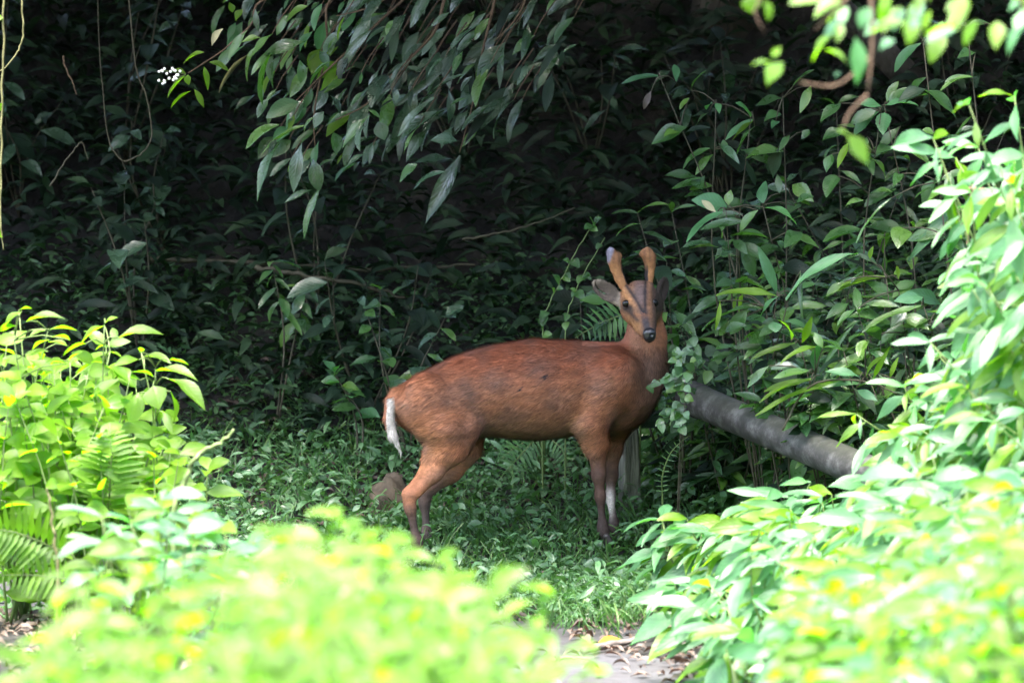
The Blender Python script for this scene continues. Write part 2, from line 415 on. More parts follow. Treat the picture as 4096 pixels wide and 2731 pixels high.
# ------------------------------------------------------------------ the deer
YAW = math.radians(18)
CA, SA = math.cos(YAW), math.sin(YAW)
D0 = Vector((0.0, 14.0, 0.0))
def P(px, py, l=0.0):
    """Pixel on the deer, l metres towards the viewer from its middle plane -> deer-local point."""
    d = ray(px, py)
    nx, nyv = SA, -CA
    t = (l - (nx * (CAM.x - D0.x) + nyv * (CAM.y - D0.y))) / (nx * d.x + nyv * d.y)
    w = CAM + d * t - D0
    return np.array([CA * w.x + SA * w.y, -SA * w.x + CA * w.y, w.z])
def smin(a, b, k):
    h = np.clip(k - np.abs(a - b), 0, None) / k
    return np.minimum(a, b) - h * h * k * 0.25
class SDF:
    def __init__(self): self.prims = []
    def cone(self, a, b, r1, r2, k=0.03): self.prims.append(('c', np.array(a, float), np.array(b, float), r1, r2, k)); return self
    def chain(self, pts, rs, k=0.02):
        for i in range(len(pts) - 1): self.cone(pts[i], pts[i + 1], rs[i], rs[i + 1], k)
        return self
    def ell(self, c, axes, rad, k=0.03): self.prims.append(('e', np.array(c, float), np.array(axes, float), np.array(rad, float), None, k)); return self
    def torso(self, st, k=0.04): self.prims.append(('t', st, None, None, None, k)); return self
    def sub(self, c, axes, rad, k=0.01): self.prims.append(('s', np.array(c, float), np.array(axes, float), np.array(rad, float), None, k)); return self
    def bounds(self, pr):
        if pr[0] == 'c':
            r = max(pr[3], pr[4]); return np.minimum(pr[1], pr[2]) - r, np.maximum(pr[1], pr[2]) + r
        if pr[0] in 'es':
            r = pr[3].max(); return pr[1] - r, pr[1] + r
        st = pr[1]
        return np.array([st[0][0], -0.13, st[:, 2].min()]), np.array([st[-1][0], 0.13, st[:, 1].max()])
    def one(self, pr, X, Y, Z):
        if pr[0] == 'c':
            a, b, r1, r2 = pr[1:5]; ab = b - a; L2 = ab.dot(ab)
            t = np.clip(((X - a[0]) * ab[0] + (Y - a[1]) * ab[1] + (Z - a[2]) * ab[2]) / L2, 0, 1)
            return np.sqrt((X - a[0] - t * ab[0]) ** 2 + (Y - a[1] - t * ab[1]) ** 2 + (Z - a[2] - t * ab[2]) ** 2) - (r1 + (r2 - r1) * t)
        if pr[0] in 'es':
            c, A, R = pr[1:4]
            q = [((X - c[0]) * A[i][0] + (Y - c[1]) * A[i][1] + (Z - c[2]) * A[i][2]) for i in range(3)]
            k0 = np.sqrt(sum((q[i] / R[i]) ** 2 for i in range(3))); k1 = np.sqrt(sum((q[i] / R[i] ** 2) ** 2 for i in range(3)))
            return k0 * (k0 - 1) / np.maximum(k1, 1e-6)
        st = pr[1]
        zt, zb, b = (np.interp(X, st[:, 0], st[:, i]) for i in (1, 2, 3))
        c, a_ = (zt + zb) / 2, (zt - zb) / 2
        w = (Z - c) / a_
        bb = b * (1 - 0.22 * np.clip(w, 0, 1) ** 2 - 0.10 * np.clip(-w, 0, 1) ** 2)
        q = (np.abs(w) ** 2.15 + np.abs(Y / bb) ** 2.15) ** (1 / 2.15)
        d = (q - 1) * np.minimum(a_, bb)
        return np.maximum(d, np.maximum(st[0][0] - X, X - st[-1][0]))
    def value(self, X, Y, Z):
        d = np.full(np.shape(X), 0.5)
        for pr in self.prims:
            v = self.one(pr, X, Y, Z)
            d = -smin(-d, v, pr[5]) if pr[0] == 's' else smin(d, v, pr[5])
        return d
    def grid(self, h, m=0.05):
        B = [self.bounds(p) for p in self.prims]
        lo = np.min([b[0] for b in B], 0) - 3 * h; hi = np.max([b[1] for b in B], 0) + 3 * h
        n = np.ceil((hi - lo) / h).astype(int) + 1
        ax = [lo[i] + h * np.arange(n[i]) for i in range(3)]
        F = np.full(n, 0.5, np.float32)
        for pr, b in zip(self.prims, B):
            s = [slice(max(0, int((b[0][i] - m - lo[i]) / h)), min(n[i], int((b[1][i] + m - lo[i]) / h) + 2)) for i in range(3)]
            X, Y, Z = np.meshgrid(ax[0][s[0]], ax[1][s[1]], ax[2][s[2]], indexing='ij')
            v = self.one(pr, X, Y, Z)
            old = F[s[0], s[1], s[2]]
            F[s[0], s[1], s[2]] = -smin(-old, v, pr[5]) if pr[0] == 's' else smin(old, v, pr[5])
        return F, lo
def surface_nets(F, lo, h):
    n = np.array(F.shape); ins = F < 0
    cs = [(i, j, k) for i in (0, 1) for j in (0, 1) for k in (0, 1)]
    def sh(A, c): return A[c[0]:n[0] - 1 + c[0], c[1]:n[1] - 1 + c[1], c[2]:n[2] - 1 + c[2]]
    cnt = sum(sh(ins, c).astype(np.int8) for c in cs)
    act = (cnt > 0) & (cnt < 8)
    idx = np.argwhere(act)
    vid = np.full(act.shape, -1, np.int64); vid[act] = np.arange(len(idx))
    vals = {c: sh(F, c)[act] for c in cs}
    acc = np.zeros((len(idx), 3)); num = np.zeros(len(idx))
    for c in cs:
        for axx in range(3):
            if c[axx] == 0:
                e = list(c); e[axx] = 1; e = tuple(e)
                a, b = vals[c], vals[e]; x = (a < 0) != (b < 0)
                t = np.where(x, a / np.where(x, a - b, 1), 0)
                p = np.zeros((len(idx), 3)) + np.array(c, float); p[:, axx] = t
                acc[x] += p[x]; num[x] += 1
    V = lo + h * (idx + acc / num[:, None])
    Q = []
    for axx in range(3):
        s0 = [slice(1, n[i] - 1) for i in range(3)]; s1 = list(s0)
        s0[axx] = slice(0, n[axx] - 1); s1[axx] = slice(1, n[axx])
        a, b = ins[tuple(s0)], ins[tuple(s1)]
        e = np.argwhere(a != b); flip = a[tuple(e.T)]
        off = np.ones(3, int); off[axx] = 0
        e = e + off
        u, w = (axx + 1) % 3, (axx + 2) % 3
        du = np.zeros(3, int); du[u] = 1; dw = np.zeros(3, int); dw[w] = 1
        q = np.stack([vid[tuple((e - du - dw).T)], vid[tuple((e - dw).T)], vid[tuple(e.T)], vid[tuple((e - du).T)]], 1)
        q[~flip] = q[~flip][:, ::-1]
        Q.append(q)
    Q = np.concatenate(Q)
    for _ in range(2):                                              # light smoothing
        s = np.zeros_like(V); c = np.zeros(len(V))
        for k in range(4):
            np.add.at(s, Q[:, k], V[Q[:, (k + 1) % 4]]); np.add.at(c, Q[:, k], 1)
            np.add.at(s, Q[:, k], V[Q[:, (k + 3) % 4]]); np.add.at(c, Q[:, k], 1)
        V = 0.5 * V + 0.5 * s / c[:, None]
    return V, Q
def basis(x, zhint):
    x = np.array(x, float); x /= np.linalg.norm(x); z = np.array(zhint, float); z -= x * z.dot(x); z /= np.linalg.norm(z)
    return [x, np.cross(z, x), z]

B_ = SDF()
ST = [(1566, 1580, 1640, .030), (1585, 1548, 1665, .055), (1620, 1526, 1715, .076), (1700, 1482, 1755, .092), (1823, 1418, 1760, .104), (1950, 1377, 1752, .110),
      (2072, 1356, 1764, .116), (2135, 1346, 1766, .117), (2196, 1350, 1763, .117), (2320, 1353, 1750, .108), (2420, 1356, 1742, .098), (2490, 1366, 1735, .088), (2550, 1400, 1705, .074),
      (2600, 1450, 1650, .058), (2632, 1490, 1590, .036)]
rows = []
for px, t, b, w in ST:
    a1, b1 = P(px, t), P(px, b); rows.append((a1[0], a1[2], b1[2], w))
rows = np.array(rows)
B_.torso(spline(rows, 90))
# neck and head
B_.chain([P(2490, 1560), P(2566, 1460, .0), P(2588, 1360, .0), P(2576, 1235, .01)], [.098, .074, .052, .045], .028)
B_.ell(P(2562, 1192, .026), np.eye(3), [.047, .060, .042], .02)
NOSE = P(2598, 1334, .150)
B_.chain([P(2560, 1195, .055), P(2577, 1258, .112), P(2594, 1322, .146)], [.045, .029, .0195], .02)
B_.chain([P(2550, 1240, .03), P(2578, 1300, .105), P(2598, 1352, .138)], [.040, .025, .015], .02)
B_.ell(P(2522, 1228, .045), np.eye(3), [.030, .03, .040], .02)
B_.ell(P(2610, 1232, .045), np.eye(3), [.028, .03, .038], .02)
B_.cone(P(2516, 1196, .062), P(2532, 1222, .080), .016, .013, .012)     # brow over the near eye
B_.cone(P(2604, 1198, .062), P(2598, 1224, .080), .016, .013, .012)
B_.chain([P(2545, 1222, .083), P(2520, 1180, .068), P(2492, 1142, .050)], [.009, .0130, .0122], .010)   # pedicles
B_.chain([P(2584, 1228, .083), P(2591, 1175, .066), P(2596, 1130, .050)], [.009, .0120, .0110], .010)
B_.ell(P(2552, 1142, .026), np.eye(3), [.022, .022, .013], .010)         # tuft between the pedicles
# ears: a dish with its hollow turned to the viewer
eb, et = P(2476, 1203, .005), P(2366, 1122, .0)
ax_e = basis(et - eb, (0.25, -1, 0.05))
ec = (eb + et) / 2
B_.ell(ec, ax_e, [.050, .032, .013], .008)
B_.cone(eb, P(2512, 1200, .01), .015, .022, .02)
B_.sub(ec + ax_e[2] * .013 + ax_e[0] * .002, ax_e, [.042, .0255, .014], .004)
eb2, et2 = P(2632, 1205, -.01), P(2668, 1118, -.075)
ax_f = basis(et2 - eb2, (0.8, -0.8, 0))
ec2 = (eb2 + et2) / 2
B_.ell(ec2, ax_f, [.052, .030, .012], .008)
B_.cone(eb2, P(2600, 1200, .01), .015, .022, .02)
B_.sub(ec2 + ax_f[2] * .012, ax_f, [.044, .024, .013], .004)
# tail
B_.chain([P(1585, 1562, 0.01), P(1560, 1610, .012), P(1555, 1675, .012), P(1572, 1745, .014), P(1606, 1806, .016)], [.016, .0185, .020, .0175, .006], .005)
# near and far fore leg
B_.cone(P(2455, 1505, .058), P(2375, 1690, .074), .080, .047, .03)
B_.chain([P(2366, 1700, .072), P(2388, 1780, .070), P(2395, 1900, .066), P(2401, 1985, .064), P(2410, 2095, .062), P(2412, 2118, .062), P(2426, 2150, .070)], [.044, .035, .0215, .0165, .0140, .0165, .0150], .02)
B_.cone(P(2330, 1705, .068), P(2372, 1740, .066), .018, .03, .03)
B_.cone(P(2480, 1520, -.055), P(2455, 1700, -.060), .078, .046, .05)
B_.chain([P(2450, 1710, -.058), P(2448, 1790, -.055), P(2446, 1900, -.050), P(2440, 1985, -.048), P(2456, 2088, -.046), P(2458, 2108, -.046), P(2466, 2135, -.040)], [.044, .032, .0200, .0165, .0140, .0165, .0150], .02)
# near and far hind leg
B_.ell(P(1740, 1640, .052), basis(P(1790, 1760) - P(1710, 1580), (0, -1, 0)), [.115, .085, .062], .016)
B_.chain([P(1790, 1730, .068), P(1795, 1800, .072), P(1735, 1890, .072), P(1668, 1968, .068)], [.066, .044, .025, .020], .028)
B_.cone(P(1880, 1700, .068), P(1830, 1795, .074), .042, .036, .018)
B_.chain([P(1728, 1790, .066), P(1682, 1890, .066), P(1624, 1966, .066)], [.024, .011, .012], .014)
B_.chain([P(1634, 1985, .066), P(1640, 2030, .066), P(1664, 2150, .064), P(1668, 2170, .064), P(1684, 2210, .074)], [.0225, .0180, .0140, .0165, .0150], .02)
B_.ell(P(1775, 1640, -.052), basis(P(1830, 1760) - P(1750, 1580), (0, -1, 0)), [.112, .08, .056], .04)
B_.chain([P(1845, 1720, -.066), P(1852, 1790, -.068), P(1800, 1880, -.066), P(1722, 1955, -.062)], [.070, .050, .033, .023], .035)
B_.chain([P(1775, 1780, -.064), P(1728, 1885, -.062), P(1684, 1950, -.062)], [.024, .013, .013], .016)
B_.chain([P(1696, 1968, -.062), P(1698, 2010, -.062), P(1706, 2120, -.060), P(1708, 2140, -.060), P(1722, 2176, -.052)], [.0215, .0175, .0140, .0165, .0150], .02)
VH = 0.005
Fg, lo = B_.grid(VH)
gX = lo[0] + VH * np.arange(Fg.shape[0]); gZ = lo[2] + VH * np.arange(Fg.shape[2])
headw = sstep(.26, .33, gX)[:, None, None] * sstep(.52, .60, gZ)[None, None, :]
Fg = Fg + 0.0045 * (1 - headw)                                       # room for the hair that lies on the skin
DV, DF = surface_nets(Fg, lo, VH)

def deer_uv(p):
    l = -p[:, 1]
    return 2048 + (p[:, 0] * CA + l * SA) * 1450, 2170 - p[:, 2] * 1450, l
def mixc(c, new, f):
    return c * (1 - f[:, None]) + np.array(new) * f[:, None]
def seg_d(U, V, a, b):
    ab = np.array(b, float) - a; t = np.clip(((U - a[0]) * ab[0] + (V - a[1]) * ab[1]) / ab.dot(ab), 0, 1)
    return np.hypot(U - a[0] - t * ab[0], V - a[1] - t * ab[1])
def coat(p, nrm):
    U, V, l = deer_uv(p)
    n1 = np.sin(U * .021 + V * .013) * np.sin(V * .027 - U * .009 + 1) ; n2 = np.sin(U * .055 + 2 * np.sin(V * .03)) * np.sin(V * .06 + U * .02)
    c = np.tile(np.array([0.285, 0.114, 0.056]), (len(p), 1))
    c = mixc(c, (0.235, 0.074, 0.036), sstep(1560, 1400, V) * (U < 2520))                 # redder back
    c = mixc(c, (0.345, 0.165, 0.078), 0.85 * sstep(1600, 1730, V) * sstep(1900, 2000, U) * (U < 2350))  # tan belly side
    c = mixc(c, (0.35, 0.150, 0.060), 0.7 * np.exp(-(np.hypot((U - 1700) / 90, (V - 1760) / 80)) ** 2))   # pale thigh back
    c = mixc(c, (0.14, 0.082, 0.062), 0.40 * np.clip(n1 + .25, 0, 1) + 0.22 * np.clip(n2, 0, 1))
    c = mixc(c, (0.10, 0.066, 0.050), 0.75 * sstep(2480, 2610, U) * sstep(1330, 1430, V))    # grey-brown breast, with its shade painted into the coat
    c = mixc(c, (0.055, 0.032, 0.025), 0.92 * sstep(1740, 1890, V) * (U > 2250))             # dark forelegs
    c = mixc(c, (0.032, 0.023, 0.021), 0.85 * sstep(1950, 2070, V))
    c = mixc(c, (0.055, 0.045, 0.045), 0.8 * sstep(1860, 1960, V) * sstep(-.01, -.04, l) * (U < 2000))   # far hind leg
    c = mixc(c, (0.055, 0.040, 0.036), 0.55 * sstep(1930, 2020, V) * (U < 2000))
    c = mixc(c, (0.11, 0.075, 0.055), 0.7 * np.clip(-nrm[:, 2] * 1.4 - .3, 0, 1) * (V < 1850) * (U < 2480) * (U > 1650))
    white = np.exp(-(np.hypot((U - 2444) / 16, (V - 2010) / 46)) ** 2) * (l < 0)             # pale shin patch
    c = mixc(c, (0.62, 0.55, 0.52), np.clip(white * 1.4, 0, 1))
    tl = (V > 1562) & (V < 1830) & (np.abs(p[:, 1]) < .06) & (U < np.interp(V, [1560, 1663, 1746, 1810], [1584, 1588, 1612, 1640]))
    c = np.where(tl[:, None], np.array([0.50, 0.455, 0.42]), c)
    rim = tl & (U < np.interp(V, [1560, 1650, 1740, 1790], [1556, 1548, 1553, 1562]))
    c = np.where(rim[:, None], np.array([0.28, 0.12, 0.07]), c)
    for cx, cy in ((2188, 1478), (2085, 1531)):                                             # two dark ticks on the flank
        c = mixc(c, (0.02, 0.016, 0.016), ((np.hypot((U - cx) / 7, (V - cy) / 10) < 1) & (l > 0)).astype(float))
    c = mixc(c, (0.10, 0.062, 0.048), 0.6 * np.exp(-(seg_d(U, V, (1870, 1500), (1950, 1690)) / 34) ** 2) * (l > 0))  # shade in the fold between thigh and belly, painted into the coat
    # head
    h = np.tile(np.array([0.225, 0.110, 0.058]), (len(p), 1))
    h = mixc(h, (0.36, 0.18, 0.075), 0.7 * np.exp(-(np.hypot((U - 2530) / 40, (V - 1290) / 30)) ** 2))
    h = mixc(h, (0.13, 0.085, 0.075), np.exp(-(np.hypot((U - 2562) / 30, (V - 1160) / 62)) ** 4))         # forehead
    ridge = np.exp(-(seg_d(U, V, (2576, 1235), (2598, 1340)) / 17) ** 2)
    h = mixc(h, (0.050, 0.038, 0.042), np.clip(1.3 * ridge, 0, 1))
    for a, b, w in (((2578, 1240), (2536, 1170), 7), ((2536, 1170), (2505, 1125), 7), ((2580, 1240), (2582, 1150), 7), ((2582, 1150), (2586, 1105), 6)):
        h = mixc(h, (0.022, 0.018, 0.020), np.exp(-(seg_d(U, V, a, b) / w) ** 2))
    h = mixc(h, (0.42, 0.20, 0.085), 0.8 * np.exp(-(seg_d(U, V, (2535, 1208), (2480, 1130)) / 12) ** 2))
    h = mixc(h, (0.035, 0.026, 0.024), np.clip(1.4 * np.exp(-(np.hypot((U - 2512) / 24, (V - 1217) / 17)) ** 2), 0, 1))
    h = mixc(h, (0.06, 0.04, 0.035), np.exp(-(seg_d(U, V, (2516, 1226), (2550, 1262)) / 9) ** 2))          # below the eye
    h = mixc(h, (0.06, 0.040, 0.034), 0.85 * sstep(2598, 2616, U))  # shade on the far half of the face, painted as darker coat
    h = mixc(h, (0.24, 0.17, 0.13), sstep(1345, 1362, V) * (l > .08))
    ear = (U < 2484) & (V < 1230)
    er = np.clip(np.hypot((U - 2420) / 62, (V - 1162) / 52), 0, 2)
    ecol = mixc(np.tile(np.array([0.105, 0.080, 0.064]), (len(p), 1)), (0.25, 0.20, 0.155), sstep(.80, 1.05, er))
    h = np.where(ear[:, None], ecol, h)
    h = np.where(((U > 2625) & (V < 1235))[:, None], np.array([0.05, 0.035, 0.028]), h)  # far ear and head side coloured dark to stand in for shade
    ha, hb = P(2561, 1180, .03), P(2596, 1345, .145); hv = hb - ha
    tt = np.clip(((p - ha) @ hv) / hv.dot(hv), 0, 1); dist = np.linalg.norm(p - ha - tt[:, None] * hv, axis=1)
    f = np.maximum(sstep(.078 - .03 * tt, .062 - .03 * tt, dist), (((V < 1235) & (U > 2340))).astype(float))
    c = c * (1 - f[:, None]) + h * f[:, None]
    return np.clip(c, 0.01, 0.9)

def fur_mat(name, rough=0.75, spec=0.25, scale=120.0):
    m, nt, out = new_mat(name); L = nt.links.new
    a_ = N(nt, 'ShaderNodeAttribute', attribute_name='Col')
    tc = N(nt, 'ShaderNodeTexCoord'); mp = N(nt, 'ShaderNodeMapping'); L(tc.outputs['Object'], mp.inputs[0]); mp.inputs['Scale'].default_value = (0.35, 1, 1); mp.inputs['Rotation'].default_value = (0, -0.6, 0)
    n1 = N(nt, 'ShaderNodeTexNoise'); n1.inputs['Scale'].default_value = scale; n1.inputs['Detail'].default_value = 4; L(mp.outputs[0], n1.inputs[0])
    r = N(nt, 'ShaderNodeMapRange'); L(n1.outputs[0], r.inputs[0]); r.inputs[1].default_value = 0.3; r.inputs[2].default_value = 0.7; r.inputs[3].default_value = 0.7; r.inputs[4].default_value = 1.25
    s = N(nt, 'ShaderNodeVectorMath', operation='SCALE'); L(a_.outputs['Color'], s.inputs[0]); L(r.outputs[0], s.inputs['Scale'])
    pb = N(nt, 'ShaderNodeBsdfPrincipled'); L(s.outputs[0], pb.inputs['Base Color']); pb.inputs['Roughness'].default_value = rough; pb.inputs['Specular IOR Level'].default_value = spec
    b = N(nt, 'ShaderNodeBump'); b.inputs['Strength'].default_value = 0.4; b.inputs['Distance'].default_value = 0.004; L(n1.outputs[0], b.inputs['Height']); L(b.outputs[0], pb.inputs['Normal'])
    L(pb.outputs[0], out.inputs['Surface'])
    return m
def plain(name, c, rough, spec=0.5, coat_=0.0):
    m, nt, out = new_mat(name); pb = N(nt, 'ShaderNodeBsdfPrincipled')
    tc = N(nt, 'ShaderNodeTexCoord'); n1 = N(nt, 'ShaderNodeTexNoise'); n1.inputs['Scale'].default_value = 150; nt.links.new(tc.outputs['Object'], n1.inputs[0])
    r = N(nt, 'ShaderNodeValToRGB'); nt.links.new(n1.outputs[0], r.inputs[0]); r.color_ramp.elements[0].color = rgba([x * .7 for x in c]); r.color_ramp.elements[1].color = rgba([x * 1.3 for x in c])
    nt.links.new(r.outputs[0], pb.inputs['Base Color']); pb.inputs['Roughness'].default_value = rough; pb.inputs['Specular IOR Level'].default_value = spec; pb.inputs['Coat Weight'].default_value = coat_
    pb.inputs['Coat Roughness'].default_value = 0.08
    nt.links.new(pb.outputs[0], out.inputs['Surface'])
    return m
M['coat'] = fur_mat('deer_coat'); M['hair'] = fur_mat('deer_hair', 0.6, 0.3, 60)
M['eye'] = plain('deer_eye', (0.006, 0.005, 0.005), 0.10, 0.35, 0.0)
M['nose'] = plain('deer_nose', (0.014, 0.013, 0.016), 0.28, 0.6, 0.0)
M['hoof'] = plain('deer_hoof', (0.02, 0.016, 0.014), 0.5)

def normals_of(V, Q):
    n = np.cross(V[Q[:, 2]] - V[Q[:, 0]], V[Q[:, 3]] - V[Q[:, 1]])
    out = np.zeros_like(V)
    for k in range(4): np.add.at(out, Q[:, k], n)
    return out / (np.linalg.norm(out, axis=1)[:, None] + 1e-12), n
def fur(V, Q, colf, count, lenf, flowf, name, parent, width=0.0011, lift=0.28):
    vn, fn = normals_of(V, Q)
    area = np.linalg.norm(fn, axis=1); cdf = np.cumsum(area) / area.sum()
    f = np.searchsorted(cdf, rng.random(count)); u, w = rng.random(count), rng.random(count)
    q = Q[f]
    wts = np.stack([(1 - u) * (1 - w), u * (1 - w), u * w, (1 - u) * w], 1)
    p = (V[q] * wts[:, :, None]).sum(1); n = (vn[q] * wts[:, :, None]).sum(1); n /= np.linalg.norm(n, axis=1)[:, None] + 1e-9
    c = colf(p, n) * np.clip(rng.normal(1.0, 0.34, count), 0.35, 2.0)[:, None]
    fl = flowf(p, n) + rng.normal(0, 0.16, (count, 3))
    fl = fl - n * (fl * n).sum(1)[:, None]; fl /= np.linalg.norm(fl, axis=1)[:, None] + 1e-9
    d = fl + n * (lift * np.clip(rng.normal(1, .35, count), .2, 2))[:, None]; d /= np.linalg.norm(d, axis=1)[:, None]
    ln = lenf(p) * rng.uniform(0.6, 1.25, count)
    side = np.cross(d, n); side /= np.linalg.norm(side, axis=1)[:, None] + 1e-9
    a = p - side * width * .5 - n * .001; b = p + side * width * .5 - n * .001
    t = p + d * ln[:, None] - n * (ln * .10)[:, None]
    VV = np.stack([a, b, t], 1).reshape(-1, 3); FF = np.arange(count * 3).reshape(-1, 3)
    return mesh_obj(name, VV, FF, M['hair'], parent, smooth=False, colr=np.repeat(c, 3, 0))
def flow_body(p, n):
    U, V, l = deer_uv(p)
    fl = np.tile(np.array([-1.0, 0, -0.45]), (len(p), 1))
    leg = sstep(1740, 1840, V); fl = fl * (1 - leg[:, None]) + np.array([-0.1, 0, -1.0]) * leg[:, None]
    nk = sstep(2440, 2560, U) * sstep(1640, 1500, V); fl = fl * (1 - nk[:, None]) + np.array([-0.35, 0, -1.0]) * nk[:, None]
    hd = sstep(1320, 1270, V) * (U > 2340); fl = fl * (1 - hd[:, None]) + np.array([-0.25, 0.7, 0.6]) * hd[:, None]
    tl = (U < 1560) | ((U < 1625) & (V > 1690)); fl[tl] = (0.15, 0, -1)
    return fl
def len_body(p):
    U, V, l = deer_uv(p)
    L = np.full(len(p), 0.0230)
    L = np.where(V > 1800, 0.0055, L); L = np.where((U > 2340) & (V < 1370), 0.0060, L)
    L = np.where((U < 1600) & (V > 1560) & (V < 1830), 0.013, L)
    return L

deer = empty('deer', D0 + Vector((0, 0, -0.03)), 'reddish-brown barking deer with short velvet antlers and white tail, looking back at the viewer', 'deer')
deer.rotation_euler = (0, 0, YAW)
off = np.array([0, 0, 0.03])
vn0, _ = normals_of(DV, DF)
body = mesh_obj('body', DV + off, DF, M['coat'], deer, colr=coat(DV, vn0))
hair = fur(DV, DF, coat, 130000, len_body, flow_body, 'fur', body, 0.0018, 0.36)
hair.location = (0, 0, 0.03)
hair['kind'] = 'stuff'
def deer_part(name, sdf, h, colf, parent, mat, nf=0, lenv=.006, flow=(0, 0, 1.0), label=None):
    F, l0 = sdf.grid(h, 0.03); V, Q = surface_nets(F, l0, h); vn, _ = normals_of(V, Q)
    o = mesh_obj(name, V + off, Q, mat, parent, colr=colf(V, vn))
    if label: o['label'] = label
    if nf:
        k = fur(V, Q, colf, nf, lambda p: np.full(len(p), lenv), lambda p, n: np.tile(np.array(flow), (len(p), 1)), 'fur', o, 0.0010, 0.45)
        k.location = (0, 0, 0.03); k['kind'] = 'stuff'
    return o
def velvet(p, n):
    U, V, l = deer_uv(p)
    c = np.tile(np.array([0.36, 0.170, 0.075]), (len(p), 1))
    c = mixc(c, (0.16, 0.075, 0.045), 0.7 * sstep(1065, 1020, V) * (np.sin(U * .3) * .3 + .7))
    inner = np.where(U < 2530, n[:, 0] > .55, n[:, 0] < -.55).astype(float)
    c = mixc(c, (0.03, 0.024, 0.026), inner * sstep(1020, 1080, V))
    g = sstep(2458, 2447, U + .35 * (V - 1000)) * sstep(1050, 1025, V)
    c = mixc(c, (0.22, 0.20, 0.25), g)
    return c
A1 = SDF().chain([P(2494, 1145, .051), P(2478, 1112, .044), P(2464, 1072, .042), P(2456, 1040, .044), P(2446, 1012, .048)], [.0120, .0132, .0150, .0178, .0135], .008)
A1.cone(P(2443, 1015, .048), P(2441, 1002, .050), .0095, .0075, .006).cone(P(2462, 1030, .044), P(2474, 1022, .044), .014, .0095, .008)
A2 = SDF().chain([P(2596, 1134, .051), P(2597, 1100, .044), P(2600, 1062, .042), P(2597, 1030, .044), P(2588, 1012, .046)], [.0108, .0118, .0138, .0175, .0145], .008)
A2.cone(P(2588, 1014, .046), P(2568, 1016, .046), .0135, .0085, .008)
deer_part('antler', A1, .003, velvet, deer, M['coat'], 5000, .006, label='velvet antler with bluish grey bare tip')
deer_part('antler', A2, .003, velvet, deer, M['coat'], 5000, .006, label='velvet antler with broad furry brown tip')

def ball(c, r, n=14):
    v, f = [], []
    for i in range(n + 1):
        th = math.pi * i / n
        for j in range(n): 
            ph = 2 * math.pi * j / n
            v.append((c[0] + r[0] * math.sin(th) * math.cos(ph), c[1] + r[1] * math.sin(th) * math.sin(ph), c[2] + r[2] * math.cos(th)))
    for i in range(n):
        for j in range(n): f.append((i * n + j, (i + 1) * n + j, (i + 1) * n + (j + 1) % n, i * n + (j + 1) % n))
    return v, f
def surf(px, py):
    ls = np.linspace(0.3, -0.1, 400); pts = np.array([P(px, py, q) for q in ls])
    d = B_.value(pts[:, 0], pts[:, 1], pts[:, 2]); i = np.argmax(d < 0)
    return pts[i]
for px, py in ((2508, 1214), (2617, 1212)):
    c = surf(px, py) + off + np.array([0, 0.003, 0])
    v, f = ball(c, (.0130, .0085, .0108)); mesh_obj('eye', v, f, M['eye'], deer)
NS = SDF().ell(P(2598, 1334, .158), np.eye(3), [.0190, .016, .0180], .01)
NS.cone(P(2590, 1350, .158), P(2606, 1350, .158), .009, .009, .008)
NS.sub(P(2586, 1340, .176), np.eye(3), [.005, .008, .0035], .004).sub(P(2609, 1340, .176), np.eye(3), [.005, .008, .0035], .004)
deer_part('nose', NS, .0022, lambda p, n: np.tile(np.array([.02, .02, .022]), (len(p), 1)), deer, M['nose'])
for px, py, l in ((2430, 2150, .070), (2470, 2136, -.040), (1688, 2212, .074), (1726, 2178, -.052)):
    c = P(px, py, l)
    hs = SDF()
    for s in (-1, 1):
        hs.cone(c + np.array([-.006, s * .008, .004]), c + np.array([.004, s * .009, -.016]), .0105, .0110, .004)
        hs.cone(c + np.array([.004, s * .009, -.016]), c + np.array([.020, s * .006, -.020]), .0100, .0055, .004)
    deer_part('hoof', hs, .003, lambda p, n: np.tile(np.array([.03, .025, .02]), (len(p), 1)), deer, M['hoof'])

# ------------------------------------------------------------------ rail, post, rock
def pipe_thing():
    A, Bp = at(2790, 1602, 14.05), at(4020, 2120, 12.65)
    d = (Bp - A).normalized()
    root = empty('pipe_rail', at(4020, 2120, 12.65), 'thick grey weathered pipe lying slantwise among shrubs to the right of the deer', 'pipe')
    o = np.array(root.location)
    n = 80
    pts = np.array([np.array(A) * (1 - t) + np.array(Bp) * t for t in np.linspace(-0.02, 1, n)]) - o
    v, f = tube(pts, 0.0455, 28)
    v = [np.array(q) for q in v]
    mesh_obj('tube', v, f, M['pipe'], root)
    c = np.array(A) - o
    dd = np.array(d)
    prof = [(-.050, .036), (-.046, .047), (-.034, .0495), (.010, .0495), (.020, .0485), (.022, .046)]
    vv, ff = tube([c + dd * a for a, _ in prof], [b for _, b in prof], 28)
    mesh_obj('end_collar', vv, ff, M['pipedark'], root)
